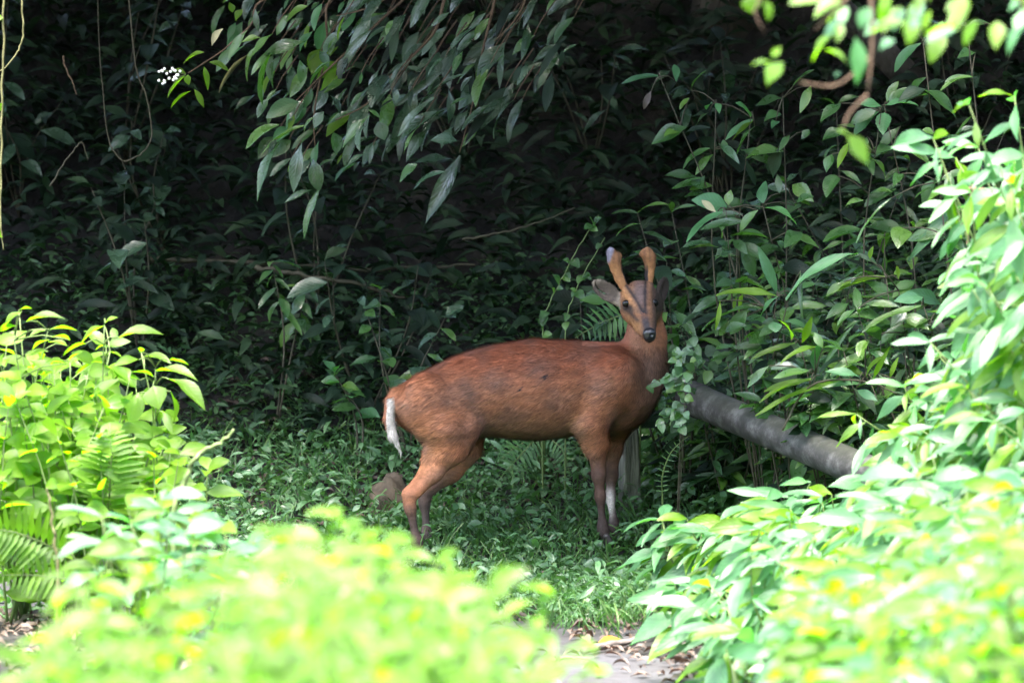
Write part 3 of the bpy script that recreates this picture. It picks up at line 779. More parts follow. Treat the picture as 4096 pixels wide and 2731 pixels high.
def pipe_mat():
    m, nt, out = new_mat('pipe_weathered'); L = nt.links.new
    tc = N(nt, 'ShaderNodeTexCoord'); n1 = N(nt, 'ShaderNodeTexNoise'); n1.inputs['Scale'].default_value = 17; n1.inputs['Detail'].default_value = 9; n1.inputs['Roughness'].default_value = .78; L(tc.outputs['Object'], n1.inputs[0])
    r = N(nt, 'ShaderNodeValToRGB'); L(n1.outputs[0], r.inputs[0]); e = r.color_ramp.elements
    e[0].position, e[0].color = .36, (.014, .013, .012, 1); e[1].position, e[1].color = .62, (.12, .115, .11, 1); k = e.new(.5); k.color = (.040, .037, .034, 1)
    n2 = N(nt, 'ShaderNodeTexNoise'); n2.inputs['Scale'].default_value = 60; n2.inputs['Detail'].default_value = 6; L(tc.outputs['Object'], n2.inputs[0])
    # algae grows on the side that faces up
    g = N(nt, 'ShaderNodeNewGeometry'); s = N(nt, 'ShaderNodeSeparateXYZ'); L(g.outputs['Normal'], s.inputs[0])
    al = N(nt, 'ShaderNodeMath', operation='MULTIPLY'); L(s.outputs['Z'], al.inputs[0]); L(n2.outputs[0], al.inputs[1])
    ar = N(nt, 'ShaderNodeMapRange'); L(al.outputs[0], ar.inputs[0]); ar.inputs[1].default_value = .05; ar.inputs[2].default_value = .55; ar.inputs[4].default_value = .55
    mx = N(nt, 'ShaderNodeMix', data_type='RGBA'); L(ar.outputs[0], mx.inputs['Factor']); L(r.outputs[0], mx.inputs['A']); mx.inputs['B'].default_value = (.060, .066, .046, 1)
    pb = N(nt, 'ShaderNodeBsdfPrincipled'); L(mx.outputs['Result'], pb.inputs['Base Color']); pb.inputs['Roughness'].default_value = .55
    b = N(nt, 'ShaderNodeBump'); b.inputs['Strength'].default_value = .3; b.inputs['Distance'].default_value = .004; L(n2.outputs[0], b.inputs['Height']); L(b.outputs[0], pb.inputs['Normal'])
    L(pb.outputs[0], out.inputs['Surface'])
    return m
M['pipe'] = pipe_mat()
M['pipedark'] = noise_mat('pipe_collar', (.02, .019, .018), (.07, .065, .06), 20, .6, .4)
M['concrete'] = noise_mat('post_concrete', (.035, .038, .03), (.24, .235, .20), 45, .85, .6, stretch=(1, 1, .12), c3=(.12, .12, .095))
pipe_thing()
def post_thing():
    b = at(2518, 2085, 14.42); b.z = H(b.x, b.y) - 0.03
    top = at(2520, 1600, 14.42).z
    v, f = [], []
    lv = [0, .04, .12, .2, .3, .4, 1.0]
    h = top - b.z; r = random.Random(3)
    for i, t in enumerate(lv):
        w = .027 - .003 * t if i < len(lv) - 1 else .019
        zz = min(t * h, h - (.012 if i == len(lv) - 2 else 0))
        for sx, sy in ((-1, -.8), (-.8, -1), (.8, -1), (1, -.8), (1, .8), (.8, 1), (-.8, 1), (-1, .8)):
            v.append((sx * w + r.uniform(-.002, .002), sy * w + r.uniform(-.002, .002), zz))
    for i in range(len(lv) - 1):
        for k in range(8): f.append((i * 8 + k, i * 8 + (k + 1) % 8, (i + 1) * 8 + (k + 1) % 8, (i + 1) * 8 + k))
    f.append(tuple(range(48, 56)))
    o = mesh_obj('post', v, f, M['concrete'], smooth=False)
    o.location = b; o.rotation_euler = (0.02, -0.015, 0.35)
    tag(o, 'weathered grey concrete post standing just behind the deer\'s forelegs', 'post')
post_thing()
def rock_thing(px, py, Y, rad, name, label, cat, mat, seed):
    c = at(px, py, Y); r = random.Random(seed); v, f = ball((0, 0, 0), (1, 1, 1), 18)
    out = []
    for p in v:
        p = np.array(p); k = 1 + .13 * math.sin(4 * p[0] + seed) * math.sin(3.5 * p[2] + 1) + .08 * math.sin(9 * p[1] + 7 * p[0]) + .04 * math.sin(17 * p[2] + 11 * p[0])
        out.append(p * np.array(rad) * k)
    o = mesh_obj(name, out, f, M[mat]); c.z = H(c.x, c.y) + rad[2] * .35; o.location = c
    tag(o, label, cat)
rock_thing(1560, 1850, 14.45, (.062, .07, .085), 'rock', 'brown mossy boulder half hidden in the ground cover behind the deer\'s tail', 'rock', 'rock', 4)

# ------------------------------------------------------------------ stuff: ground cover, grass, litter, undergrowth
def scatter(name, P_, X_, Z_, S_, arr, mat, attr=None, parent=None):
    V0, F0, UV0 = arr
    X_ = X_ / np.linalg.norm(X_, axis=1)[:, None]
    Z_ = Z_ - X_ * (X_ * Z_).sum(1)[:, None]; Z_ /= np.linalg.norm(Z_, axis=1)[:, None] + 1e-9
    Y_ = np.cross(Z_, X_)
    n, k = len(P_), len(V0)
    V = P_[:, None, :] + S_[:, None, None] * (V0[None, :, 0, None] * X_[:, None, :] + V0[None, :, 1, None] * Y_[:, None, :] + V0[None, :, 2, None] * Z_[:, None, :])
    F = (np.array(F0)[None] + (np.arange(n) * k)[:, None, None]).reshape(-1, 4)
    t = np.repeat(rng.random(n) if attr is None else attr, k)
    o = mesh_obj(name, V.reshape(-1, 3), F, M[mat], parent, uv=np.tile(UV0, (n, 1)), attr=t)
    o['kind'] = 'stuff'
    return o
def dirs(n, up_lo, up_hi, bias=(0, 0)):
    a = rng.uniform(0, 2 * math.pi, n); u = rng.uniform(up_lo, up_hi, n)
    return np.stack([np.cos(a) + bias[0], np.sin(a) + bias[1], u], 1)
def ups(n, s=0.5): return np.stack([rng.normal(0, s, n), rng.normal(-.25, s, n), np.ones(n)], 1)
def clumped(n, x0, x1, y0, y1, keep=None):
    x, y = rng.uniform(x0, x1, n * 3), rng.uniform(y0, y1, n * 3)
    w = 0.35 + 0.65 * (0.5 + 0.5 * np.sin(7 * x + 3 * np.sin(5 * y)) * np.sin(9 * y + 2 * np.sin(4 * x)))
    ok = rng.random(n * 3) < w
    if keep is not None: ok &= keep(x, y)
    return x[ok][:n], y[ok][:n]
off_path = lambda x, y: path_dist(x, y) > 0.40 + 0.10 * np.sin(9 * x + 7 * y) + rng.normal(0, .06, np.shape(x))
smallA = leaf_arr(.55, n=3, pet=.12, droop=.8, fold=.25, seed=1); smallB = leaf_arr(.30, n=3, pet=.1, droop=.7, fold=.3, seed=2)
x, y = clumped(17000, -1.75, 1.35, 12.9, 15.7, off_path)
n = len(x); hgt = rng.beta(1.3, 2.6, n) * 0.11
a_ = np.stack([x, y, hz(x, y) + .006 + hgt], 1)
tag(scatter('ground_cover', a_, dirs(n, -.4, .7), ups(n, .55), rng.uniform(.016, .042, n), smallA, 'cover'), 'low mat of small green leaves covering the verge around the deer', 'ground cover')
x, y = clumped(6000, -1.75, 1.35, 12.9, 15.7, off_path)
n = len(x)
a_ = np.stack([x, y, hz(x, y) + .006 + rng.beta(1.3, 2.2, n) * .13], 1)
tag(scatter('creeping_herbs', a_, dirs(n, -.2, .9), ups(n, .5), rng.uniform(.03, .065, n), smallB, 'cover'), 'taller narrow-leaved herbs growing through the ground mat', 'ground cover')
blade = leaf_arr(.035, n=4, pet=0, droop=1.5, fold=.3, seed=3, p=.5, q=.4)
x, y = clumped(4200, -1.7, 1.3, 12.9, 15.2, off_path)
n = len(x)
tag(scatter('grass', np.stack([x, y, hz(x, y)], 1), dirs(n, .6, 2.6), ups(n, .6), rng.uniform(.05, .16, n), blade, 'grass'), 'short grass blades on the verge around the deer', 'grass')
x, y = clumped(2600, -.3, .75, 12.6, 14.2, off_path)
n = len(x)
tag(scatter('verge_grass', np.stack([x, y, hz(x, y)], 1), dirs(n, .5, 2.2), ups(n, .6), rng.uniform(.05, .14, n), blade, 'grass'), 'longer grass at the path edge below the deer\'s forefeet', 'grass')
# leaf litter under everything
dead = leaf_arr(.45, n=3, pet=.06, droop=1.2, fold=.5, seed=5)
x, y = rng.uniform(-1.8, 1.4, 6500), rng.uniform(11.2, 15.4, 6500)
ok = (path_dist(x, y) > .36) | (rng.random(6500) < .10); x, y = x[ok], y[ok]
n = len(x)
tag(scatter('leaf_litter', np.stack([x, y, hz(x, y) + .012], 1), dirs(n, -.15, .25), ups(n, .35), rng.uniform(.02, .06, n), dead, 'deadleaf'), 'brown fallen leaf litter over path edge and verge', 'leaf litter')
# undergrowth on the dark hillside
under = leaf_arr(.34, n=4, pet=.08, droop=.9, fold=.3, seed=6); under2 = leaf_arr(.24, n=4, pet=.08, droop=1.0, fold=.3, seed=8)
for nm, arr, cnt, lo_, hi_, lab in (('hillside_undergrowth', under, 9500, .04, .12, 'dark broad-leaved undergrowth filling the shaded hillside behind the deer'), ('hillside_seedlings', under2, 8000, .05, .15, 'dark narrow-leaved seedlings filling the shaded hillside behind the deer')):
    x, y = clumped(cnt, -2.3, 2.6, 15.0, 18.2)
    n = len(x)
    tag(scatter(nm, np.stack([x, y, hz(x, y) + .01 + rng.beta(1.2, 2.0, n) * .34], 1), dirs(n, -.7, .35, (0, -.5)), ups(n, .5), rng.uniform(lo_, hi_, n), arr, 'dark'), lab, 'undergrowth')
# small herbs along the right bank
x, y = clumped(5200, .45, 2.0, 8.5, 14.6)
n = len(x)
tag(scatter('bank_ground_cover', np.stack([x, y, hz(x, y) + .01 + rng.beta(1.2, 2, n) * .16], 1), dirs(n, -.3, .7), ups(n, .5), rng.uniform(.025, .06, n), smallA, 'cover'), 'small leaves carpeting the bank beside the path', 'ground cover')

# ------------------------------------------------------------------ trees whose crowns shade the hillside
cardA = leaf_arr(.5, n=2, pet=.05, droop=.6, fold=.3, seed=9)
def tree(i, x, y, cz, rad, cnt, label, fwd=-.3, card=(.14, .26)):
    b = Vector((x, y, H(x, y) - .1))
    root = empty('forest_tree', b, label, 'tree', None)
    tr, parts = random.Random(i * 7 + 1), []
    top = Vector((x + tr.uniform(-.3, .3), y - .4, cz + rad[2] * .3))
    parts.append(tube(spline([tuple(b), tuple(b.lerp(top, .35) + Vector((tr.uniform(-.1, .1), .1, 0))), tuple(b.lerp(top, .7)), tuple(top)], 14) - np.array(b), [.13, .095, .08, .03], 10))
    for k in range(9):
        s = b.lerp(top, tr.uniform(.45, .95)); e = Vector((x + tr.uniform(-1, 1) * rad[0] * .8, y + tr.uniform(-1, .8) * rad[1] * .8, cz + tr.uniform(-.6, .8) * rad[2]))
        parts.append(tube(spline([tuple(s), tuple(s.lerp(e, .5) + Vector((0, 0, .2))), tuple(e)], 8) - np.array(b), [.035, .02, .006], 6))
    v, f = join(parts); mesh_obj('trunk', v, f, M['bark'], root)
    u = rng.normal(0, 1, (cnt, 3)); u /= np.linalg.norm(u, axis=1)[:, None]
    lob = 1 + .16 * np.sin(3.1 * u[:, 0] * 2 + i) * np.sin(4 * u[:, 1] + 2 * i) + .1 * np.sin(9 * u[:, 0] + 5 * u[:, 2])
    rr = (rng.random(cnt) ** .42) * lob
    p = u * rr[:, None] * np.array(rad) + np.array([x, y + fwd, cz])
    ok = (p[:, 2] > hz(p[:, 0], p[:, 1]) + .9) & (p[:, 2] > 1.9)
    cl = p[ok]
    if i == 1:                                                  # added leaf lobe, out of frame, keeps overhead light off the deer
        k = 2600; u2 = rng.normal(0, 1, (k, 3)); u2 /= np.linalg.norm(u2, axis=1)[:, None]
        cl = np.vstack([cl, u2 * (rng.random(k) ** .4)[:, None] * np.array([1.0, 1.15, .42]) + np.array([-.1, 13.25, 2.55])])
    n = len(cl)
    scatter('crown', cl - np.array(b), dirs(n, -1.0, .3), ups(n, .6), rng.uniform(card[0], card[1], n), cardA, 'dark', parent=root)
TREES = [(-1.9, 16.4, 3.2, (2.1, 2.6, 1.25), 'forest tree whose crown roofs the shaded hillside behind the left clump', -.7),
         (0.7, 16.6, 3.3, (2.3, 3.6, 1.25), 'forest tree whose crown roofs the hillside straight behind the deer', -1.1),
         (3.0, 15.6, 3.2, (1.9, 2.6, 1.3), 'forest tree rooted beyond the shrubs on the right bank', -.6),
         (-4.6, 15.4, 3.2, (2.2, 2.8, 1.7), 'forest tree farther along the hillside past the hanging vines', -.5),
         (-0.6, 19.6, 5.2, (3.0, 2.4, 1.5), 'tall forest tree higher up the hillside above the deer', -.3),
         (4.0, 19.0, 5.2, (2.8, 2.6, 1.6), 'tall forest tree higher up the hillside above the right bank', -.3)]
for i, (x, y, cz, rad, lab, fw) in enumerate(TREES):
    tree(i, x, y, cz, rad, 5600, lab, fw)
# unseen row of trees added behind the viewer to block low sky light
for i, x in enumerate((-9.5, -4.2, 0.8, 6.0, 11.0)):
    tree(20 + i, x, -7.0 - (i % 2), 6.4, (3.3, 2.6, 5.4), 7000, ['forest tree at one end of the far side of the clearing', 'second forest tree along the far side of the clearing', 'middle forest tree on the far side of the clearing', 'fourth forest tree along the far side of the clearing', 'last forest tree at the other end of the far side of the clearing'][i], 0, (.22, .42))

# ------------------------------------------------------------------ plants with leaves of their own
def Z5(x, y): return (x * .6378, y * .6378)
def Z6(x, y): return (900 + x * .6378, y * .6378)
def Z7(x, y): return (2500 + x * .7015, y * .7015)
def Z8(x, y): return (2500 + x * .7015, 1000 + y * .7015)
def ZL(x, y): return (x * .6378, 1150 + y * .6378)

R = random.uniform
# --- the branch that hangs over the deer, dark to the right and brighter at its tips
def overhang():
    base = Vector((1.35, 15.9, H(1.35, 15.9)))
    pl = Plant('overhanging_tree', base, 'leafy tree limb hanging down over the deer\'s back from the dark hillside', 'tree')
    limb = pl.stem([base, at(2750, -500, 15.5), at(2300, -420, 15.2), at(1700, -260, 14.9), at(1300, -140, 14.7)], [.05, .04, .03, .018, .008], 'bark', n=20, sides=8)
    twigs = []
    for pts, r in (([Z6(1400, -60), Z6(1330, 170), Z6(1220, 310), Z6(1010, 510), Z6(880, 660), Z6(690, 755)], .004),
                   ([Z6(1880, -60), Z6(1830, 110), Z6(1690, 260)], .0035), ([Z6(1040, -30), Z6(870, 60), Z6(700, 100)], .003),
                   ([Z6(300, -40), Z6(170, 150), Z6(40, 270), Z5(1380, 330), Z5(1180, 460)], .003), ([Z6(760, 330), Z6(560, 520), Z6(380, 700)], .003),
                   ([Z6(1700, -60), Z6(1620, 300), Z6(1560, 620), Z6(1470, 960)], .004), ([Z6(700, -60), Z6(640, 300), Z6(560, 700), Z6(570, 980)], .0035)):
        w = [at(q[0], q[1], 14.75) for q in pts]
        twigs.append(pl.stem([w[0].lerp(limb[12], .7)] + w, [r * 1.5, r, r * .5], 'twig', n=4 * len(w), sides=5))
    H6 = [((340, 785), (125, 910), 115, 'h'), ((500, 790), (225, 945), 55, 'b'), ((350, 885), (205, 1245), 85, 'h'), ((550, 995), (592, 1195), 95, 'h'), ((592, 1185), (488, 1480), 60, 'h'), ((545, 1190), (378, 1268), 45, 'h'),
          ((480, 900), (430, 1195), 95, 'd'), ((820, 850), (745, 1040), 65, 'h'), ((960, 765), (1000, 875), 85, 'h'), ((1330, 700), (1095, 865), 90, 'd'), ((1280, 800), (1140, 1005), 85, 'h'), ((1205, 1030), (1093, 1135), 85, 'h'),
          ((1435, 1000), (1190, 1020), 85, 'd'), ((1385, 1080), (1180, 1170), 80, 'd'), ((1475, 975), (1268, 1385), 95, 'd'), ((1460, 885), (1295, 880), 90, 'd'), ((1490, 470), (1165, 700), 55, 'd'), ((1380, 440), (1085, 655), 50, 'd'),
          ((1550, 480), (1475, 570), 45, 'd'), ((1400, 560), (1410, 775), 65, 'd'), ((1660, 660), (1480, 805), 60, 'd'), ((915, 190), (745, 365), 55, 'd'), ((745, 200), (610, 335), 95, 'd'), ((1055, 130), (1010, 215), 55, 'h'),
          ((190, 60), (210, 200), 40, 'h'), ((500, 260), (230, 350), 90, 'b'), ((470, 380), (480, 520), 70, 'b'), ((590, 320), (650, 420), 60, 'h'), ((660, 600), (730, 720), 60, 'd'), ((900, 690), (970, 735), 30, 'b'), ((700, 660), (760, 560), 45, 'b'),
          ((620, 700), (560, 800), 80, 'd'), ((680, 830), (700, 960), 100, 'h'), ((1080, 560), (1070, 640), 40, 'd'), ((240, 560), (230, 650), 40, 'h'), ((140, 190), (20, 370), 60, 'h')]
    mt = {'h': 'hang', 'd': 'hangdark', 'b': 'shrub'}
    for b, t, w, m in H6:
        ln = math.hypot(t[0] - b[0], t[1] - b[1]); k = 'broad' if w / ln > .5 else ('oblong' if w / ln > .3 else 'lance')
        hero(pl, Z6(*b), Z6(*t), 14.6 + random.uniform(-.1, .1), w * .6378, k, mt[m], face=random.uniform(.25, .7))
    for b, t, w in [((1165, 460), (1080, 440), 45), ((1280, 330), (1150, 388), 55), ((1310, 390), (1430, 442), 40), ((1180, 470), (1182, 532), 60), ((1280, 420), (1302, 562), 45), ((1200, 570), (1075, 672), 70),
                    ((1215, 560), (1280, 670), 35), ((1160, 480), (1050, 602), 40), ((1460, 80), (1440, 20), 80), ((1640, 240), (1520, 265), 60), ((1600, 300), (1540, 500), 55), ((1520, 60), (1480, 130), 60), ((1700, 330), (1640, 640), 50)]:
        hero(pl, Z5(*b), Z5(*t), 14.45 + random.uniform(-.06, .06), w * .6378, 'ovate', 'bright' if t[0] < 1500 else 'shrub', face=random.uniform(.2, .5))
    for b, t, w in [((1560, 340), (1375, 578), 62), ((1400, 180), (1320, 285), 55)]:
        hero(pl, Z5(*b), Z5(*t), 14.42, w * .6378, 'curl', 'pale')
    # the rest of the foliage, twig by twig
    poly = [(900, -60), (2350, -60), (2300, 260), (2060, 420), (1900, 560), (1680, 520), (1500, 640), (1250, 700), (1060, 560), (1000, 330), (860, 150)]
    def inside(px, py):
        c = False
        for (ax, ay), (bx, by) in zip(poly, poly[1:] + poly[:1]):
            if (ay > py) != (by > py) and px < (bx - ax) * (py - ay) / (by - ay) + ax: c = not c
        return c
    cnt = 0
    while cnt < 240:
        px, py = random.uniform(860, 2350), random.uniform(-60, 720)
        if not inside(px, py): continue
        cnt += 1
        Y = random.uniform(14.5, 15.4); B = at(px, py, Y)
        left = px < 1450
        d = Vector((-.55, -.25, -.75)) + rvec(.45)
        k = random.choice(['lance', 'oblong', 'ovate'] if left else ['lance', 'lance', 'long', 'oblong'])
        m = random.choice(['hang', 'shrub', 'bank', 'bright', 'hangdark', 'shrub']) if left else random.choice(['hangdark', 'hangdark', 'dark', 'hang'])  # lighter leaf materials on the left imitate the stronger light there
        pl.leaf(B, d, Vector((0, -.6, .7)) + rvec(.4), (random.uniform(.035, .11) if left else random.uniform(.05, .16)), k, m)
        if cnt % 3 == 0:
            pl.stem([B + Vector((.06, .1, .10)), B + Vector((.02, .03, .04)), B], [.0025, .0012], 'twig', n=5, sides=4)
    # flower sprays at the outermost tip
    pts, parts = [], []
    for (x0, y0), (x1, y1) in (((1165, 465), (1000, 440)), ((1165, 470), (1005, 515))):
        for t in np.linspace(.25, 1, 11):
            q = Z5(x0 + (x1 - x0) * t + random.uniform(-12, 12), y0 + (y1 - y0) * t + random.uniform(-22, 18))
            parts.append(ball(np.array(at(q[0], q[1], 14.45)) - np.array(base), (.0042,) * 3, 6))
        a, b = Z5(x0, y0), Z5(x1, y1)
        pl.stem([at(a[0], a[1], 14.45), at(b[0], b[1], 14.45)], [.0014, .0008], 'stem', n=4, sides=4)
    v, f = join(parts); mesh_obj('flower_spray', v, f, M['flower'], pl.root)
    pl.done('branch', split=True)
overhang()

# --- shrubs in focus to the right of the deer: leaves read off the photograph, each on a twig of its shrub
def shrub(name, label, basepx, Y, tops, leaves, mat='shrub', group=None, spread=.15, cat='shrub'):
    b = at(basepx[0], basepx[1], max(Y, 14.05 - (basepx[0] - 2790) / 1230 * 1.4 + .2)); b.z = H(b.x, b.y)
    pl = Plant(name, b, label, cat, group)
    nodes = []
    for tp in tops:
        T = at(tp[0], tp[1], Y + random.uniform(-.05, .05)); mid = b.lerp(T, .55) + Vector((random.uniform(-.09, .09), .03, .03))
        st = pl.stem([b, mid, T], [.0034, .0026, .0014], 'stemdark', n=9)
        nodes += st
        for q in st[4:-1]:
            for k in range(3):
                az = R(0, 6.28)
                pl.leaf(q + rvec(.02), Vector((math.cos(az) - .3, math.sin(az) * .6 - .4, R(-.6, .2))), Vector((0, -.5, .8)) + rvec(.3), R(.06, .12), random.choice(['lance', 'oblong', 'ovate']), random.choice(['shrub', 'shrub', 'dark', 'hang']))
    for L in leaves:
        (bx, by), (tx, ty), w = L[:3]; m = L[3] if len(L) > 3 else mat
        Yl = Y + random.uniform(-spread, spread)
        B = at(bx, by, Yl); near = min(nodes, key=lambda q: (q - B).length)
        ln = math.hypot(tx - bx, ty - by); k = L[4] if len(L) > 4 else ('broad' if w / ln > .5 else ('oblong' if w / ln > .3 else ('lance' if w / ln > .2 else 'long')))
        hero(pl, (bx, by), (tx, ty), Yl, w, k, m, dY=random.uniform(-.08, .05), face=random.uniform(.3, .65), twig=near)
    pl.done(); return pl
def z8(*a): return [(Z8(*b), Z8(*t), w * .7015) + tuple(r) for b, t, w, *r in a]
def z7(*a): return [(Z7(*b), Z7(*t), w * .7015) + tuple(r) for b, t, w, *r in a]
shrub('broadleaf_shrub', 'shrub with rounded pale green leaves and one cream leaf above the pipe', (3060, 1650), 13.75, [Z7(575, 1195), Z7(785, 1170), Z7(640, 1250)],
      z7(((580, 1180), (395, 1138), 105, 'bank'), ((560, 1212), (352, 1355), 75, 'bank'), ((522, 1216), (440, 1143), 42, 'pale'), ((785, 1160), (800, 1035), 85, 'bank'), ((800, 1185), (988, 1265), 75, 'bank'), ((660, 1220), (500, 1230), 50),
         ((760, 1200), (650, 1310), 60), ((880, 1105), (870, 1000), 45), ((970, 1175), (1060, 1110), 55), ((590, 1170), (600, 1085), 50), ((700, 1260), (430, 1300), 60), ((1000, 1320), (910, 1410), 90)))
shrub('lanceleaf_shrub', 'shrub with long arching lance leaves meeting at one node above the pipe', (3180, 1690), 13.6, [Z8(868, 255), Z8(800, 330), Z8(930, 290)],
      z8(((868, 250), (765, -10), 58, 'bank'), ((920, 285), (1305, -5), 62, 'bank'), ((865, 262), (525, 245), 55, 'bright'), ((795, 330), (435, 432), 48), ((870, 265), (770, 375), 45, 'bank'), ((700, 330), (600, 480), 80), ((560, 480), (680, 420), 60),
         ((1000, 120), (1010, 380), 30), ((960, 250), (1080, 190), 60), ((640, 260), (620, 340), 25, 'bright'), ((670, 250), (650, 350), 25, 'bright'), ((540, 290), (520, 450), 28, 'bright'), ((860, 470), (850, 410), 70, 'bank')))
shrub('narrowleaf_shrub', 'low shrub of narrow bright leaves leaning over the grey pipe', (3330, 1780), 13.45, [Z8(1085, 710), Z8(1370, 720), Z8(1000, 540), Z8(1500, 735)],
      z8(((950, 512), (888, 400), 55, 'bright'), ((970, 530), (733, 612), 42, 'bright'), ((1082, 552), (893, 632), 40, 'bright'), ((1085, 702), (1115, 505), 66, 'bank'), ((1115, 715), (1305, 422), 34), ((1370, 715), (1155, 650), 62, 'bright'), ((1375, 717), (1465, 605), 40, 'bright'),
         ((1410, 740), (1503, 562), 34, 'bright'), ((1510, 727), (1558, 615), 34, 'bright'), ((1062, 735), (775, 855), 45, 'bright'), ((1340, 722), (1150, 692), 66, 'bank'), ((1235, 742), (765, 925), 50, 'bright'), ((1345, 762), (1060, 768), 55, 'bank'), ((1060, 740), (800, 800), 50, 'bright'),
         ((1010, 530), (1065, 385), 50, 'bright'), ((1370, 515), (1330, 600), 60), ((1050, 690), (860, 720), 50), ((1130, 560), (1080, 470), 50), ((820, 660), (700, 780), 50), ((1440, 860), (1330, 800), 55, 'bank'), ((1560, 760), (1450, 860), 80)))
shrub('glossy_shrub', 'shrub with drooping glossy leaves under the serrated leaf cluster', (3640, 1650), 13.6, [Z8(1490, 160), Z8(1700, 310), Z8(1560, 230)],
      z8(((1490, 155), (1198, 222), 60, 'bright'), ((1690, 320), (1365, 452), 66), ((1805, 310), (1615, 238), 95, 'bank'), ((1680, 430), (1440, 520), 80), ((1440, 80), (1320, 20), 40), ((1400, 60), (1410, -20), 30, 'bright'), ((1560, 170), (1550, 85), 22, 'bright'), ((1700, 270), (1540, 290), 80, 'bank'),
         ((1600, 330), (1520, 440), 70), ((1380, 510), (1350, 610), 60), ((1280, 300), (1150, 390), 60), ((1480, 560), (1290, 560), 60), ((1250, 180), (1150, 260), 50), ((1330, 330), (1210, 430), 50)))
shrub('serrated_shrub', 'shrub topped by a whorl of shiny saw-toothed leaves on the right bank', (3620, 1500), 13.7, [Z7(1480, 610), Z7(1460, 640)],
      z7(((1480, 600), (1665, 592), 95, 'bank', 'serrate'), ((1470, 610), (1345, 590), 90, 'bank', 'serrate'), ((1460, 630), (1300, 765), 80, 'bank', 'serrate'), ((1480, 640), (1470, 760), 85, 'bank', 'serrate'), ((1490, 590), (1555, 460), 55, 'shrub', 'serrate'), ((1440, 630), (1290, 695), 70, 'shrub', 'serrate'),
         ((1500, 600), (1600, 500), 60, 'shrub', 'serrate'), ((1230, 590), (1120, 690), 70), ((1240, 740), (1130, 800), 80), ((1570, 720), (1440, 870), 60), ((1640, 540), (1700, 440), 45), ((1380, 780), (1370, 840), 24), ((1270, 820), (1215, 945), 45, 'bright'), ((1180, 880), (1150, 980), 60), ((1200, 1000), (1150, 1110), 90)))
shrub('arching_shrub', 'slender shrub with a red-brown stem and small folded leaves above the deer\'s antlers', (3080, 1500), 14.0, [Z7(200, 440), Z7(520, 590), Z7(720, 640), Z7(900, 560)],
      z7(((190, 435), (-5, 465), 42, 'bank'), ((292, 470), (284, 362), 48, 'bank'), ((375, 515), (458, 408), 44), ((735, 682), (578, 785), 48, 'bank'), ((715, 668), (642, 585), 66, 'bank'), ((730, 690), (620, 790), 30, 'bright'), ((370, 560), (310, 620), 40), ((150, 520), (105, 620), 40, 'deadleaf'), ((500, 590), (460, 620), 40, 'bank'), ((480, 640), (400, 720), 35),
         ((740, 720), (640, 870), 45), ((900, 560), (750, 600), 70), ((880, 640), (800, 690), 60), ((1080, 400), (940, 500), 50), ((1060, 490), (1000, 640), 60), ((860, 690), (840, 730), 40, 'bank'), ((940, 770), (880, 860), 40), ((1050, 740), (1010, 790), 40), ((520, 590), (540, 640), 34, 'bank'), ((570, 860), (560, 800), 40), ((630, 890), (600, 860), 45)))
shrub('spearleaf_shrub', 'shrub with one long drooping spear leaf beside the serrated whorl', (3900, 1450), 13.5, [Z7(1880, 1160), Z7(1700, 240), Z7(1950, 150)],
      z7(((1870, 1168), (1628, 1475), 66, 'bank'), ((1690, 248), (1528, 398), 76, 'bank'), ((1940, 158), (2092, 128), 62), ((1780, 250), (1810, 120), 50), ((1850, 180), (1880, 60), 50), ((1650, 200), (1670, 150), 60, 'bright'), ((1600, 130), (1560, 190), 70), ((1580, 990), (1530, 1060), 50), ((1860, 980), (1850, 1150), 66), ((1520, 1130), (1320, 1370), 24), ((1760, 760), (1700, 740), 50), ((2000, 300), (1900, 330), 60), ((2160, 160), (2200, 220), 50), ((1580, 1300), (1560, 1400), 110)))

# --- filler shrubs on the bank and in the dark behind
def random_shrub(name, label, x, y, h, nleaf, kinds, mats, size, cat='shrub', group=None, lean=(0, 0), droop=.3, nst=4, leafup=(0, -.35, .8), stem_mat='stemdark', topheavy=.35, spread=.3, bias=(0, 0, 0), hlo=.75):
    b = Vector((x, y, H(x, y)))
    pl = Plant(name, b, label, cat, group)
    per = max(1, nleaf // nst)
    for s in range(nst):
        a = random.uniform(0, 6.28); r = random.uniform(.2, 1) * spread
        T = b + Vector((math.cos(a) * r + lean[0], math.sin(a) * r * .8 + lean[1], h * random.uniform(hlo, 1.0)))
        pts = pl.stem([b, b.lerp(T, .5) + Vector((R(-.05, .05), R(-.04, .04), .06 * h)), T], [.004, .0028, .0012], stem_mat, n=10, sides=4)
        for k in range(per):
            t = topheavy + (1 - topheavy) * (k + random.random()) / per
            i = min(int(t * 9), 8); B = pts[i].lerp(pts[i + 1], t * 9 - i)
            az = k * 2.4 + random.uniform(-.5, .5)
            d = Vector((math.cos(az), math.sin(az), random.uniform(-droop - .25, -droop + .35))) + Vector(bias)
            pl.leaf(B, d, Vector(leafup) + rvec(.3), random.uniform(*size) * (1 - .35 * max(0, t - .8) / .2), random.choice(kinds), random.choice(mats))
        for az in (R(0, 3), R(3, 6.2)):
            pl.leaf(pts[-1], Vector((math.cos(az), math.sin(az), R(.1, .7))) + Vector(bias) * .6, Vector(leafup) + rvec(.3), R(.5, .8) * size[1], random.choice(kinds), random.choice(mats))
    pl.done(); return pl
R = random.uniform
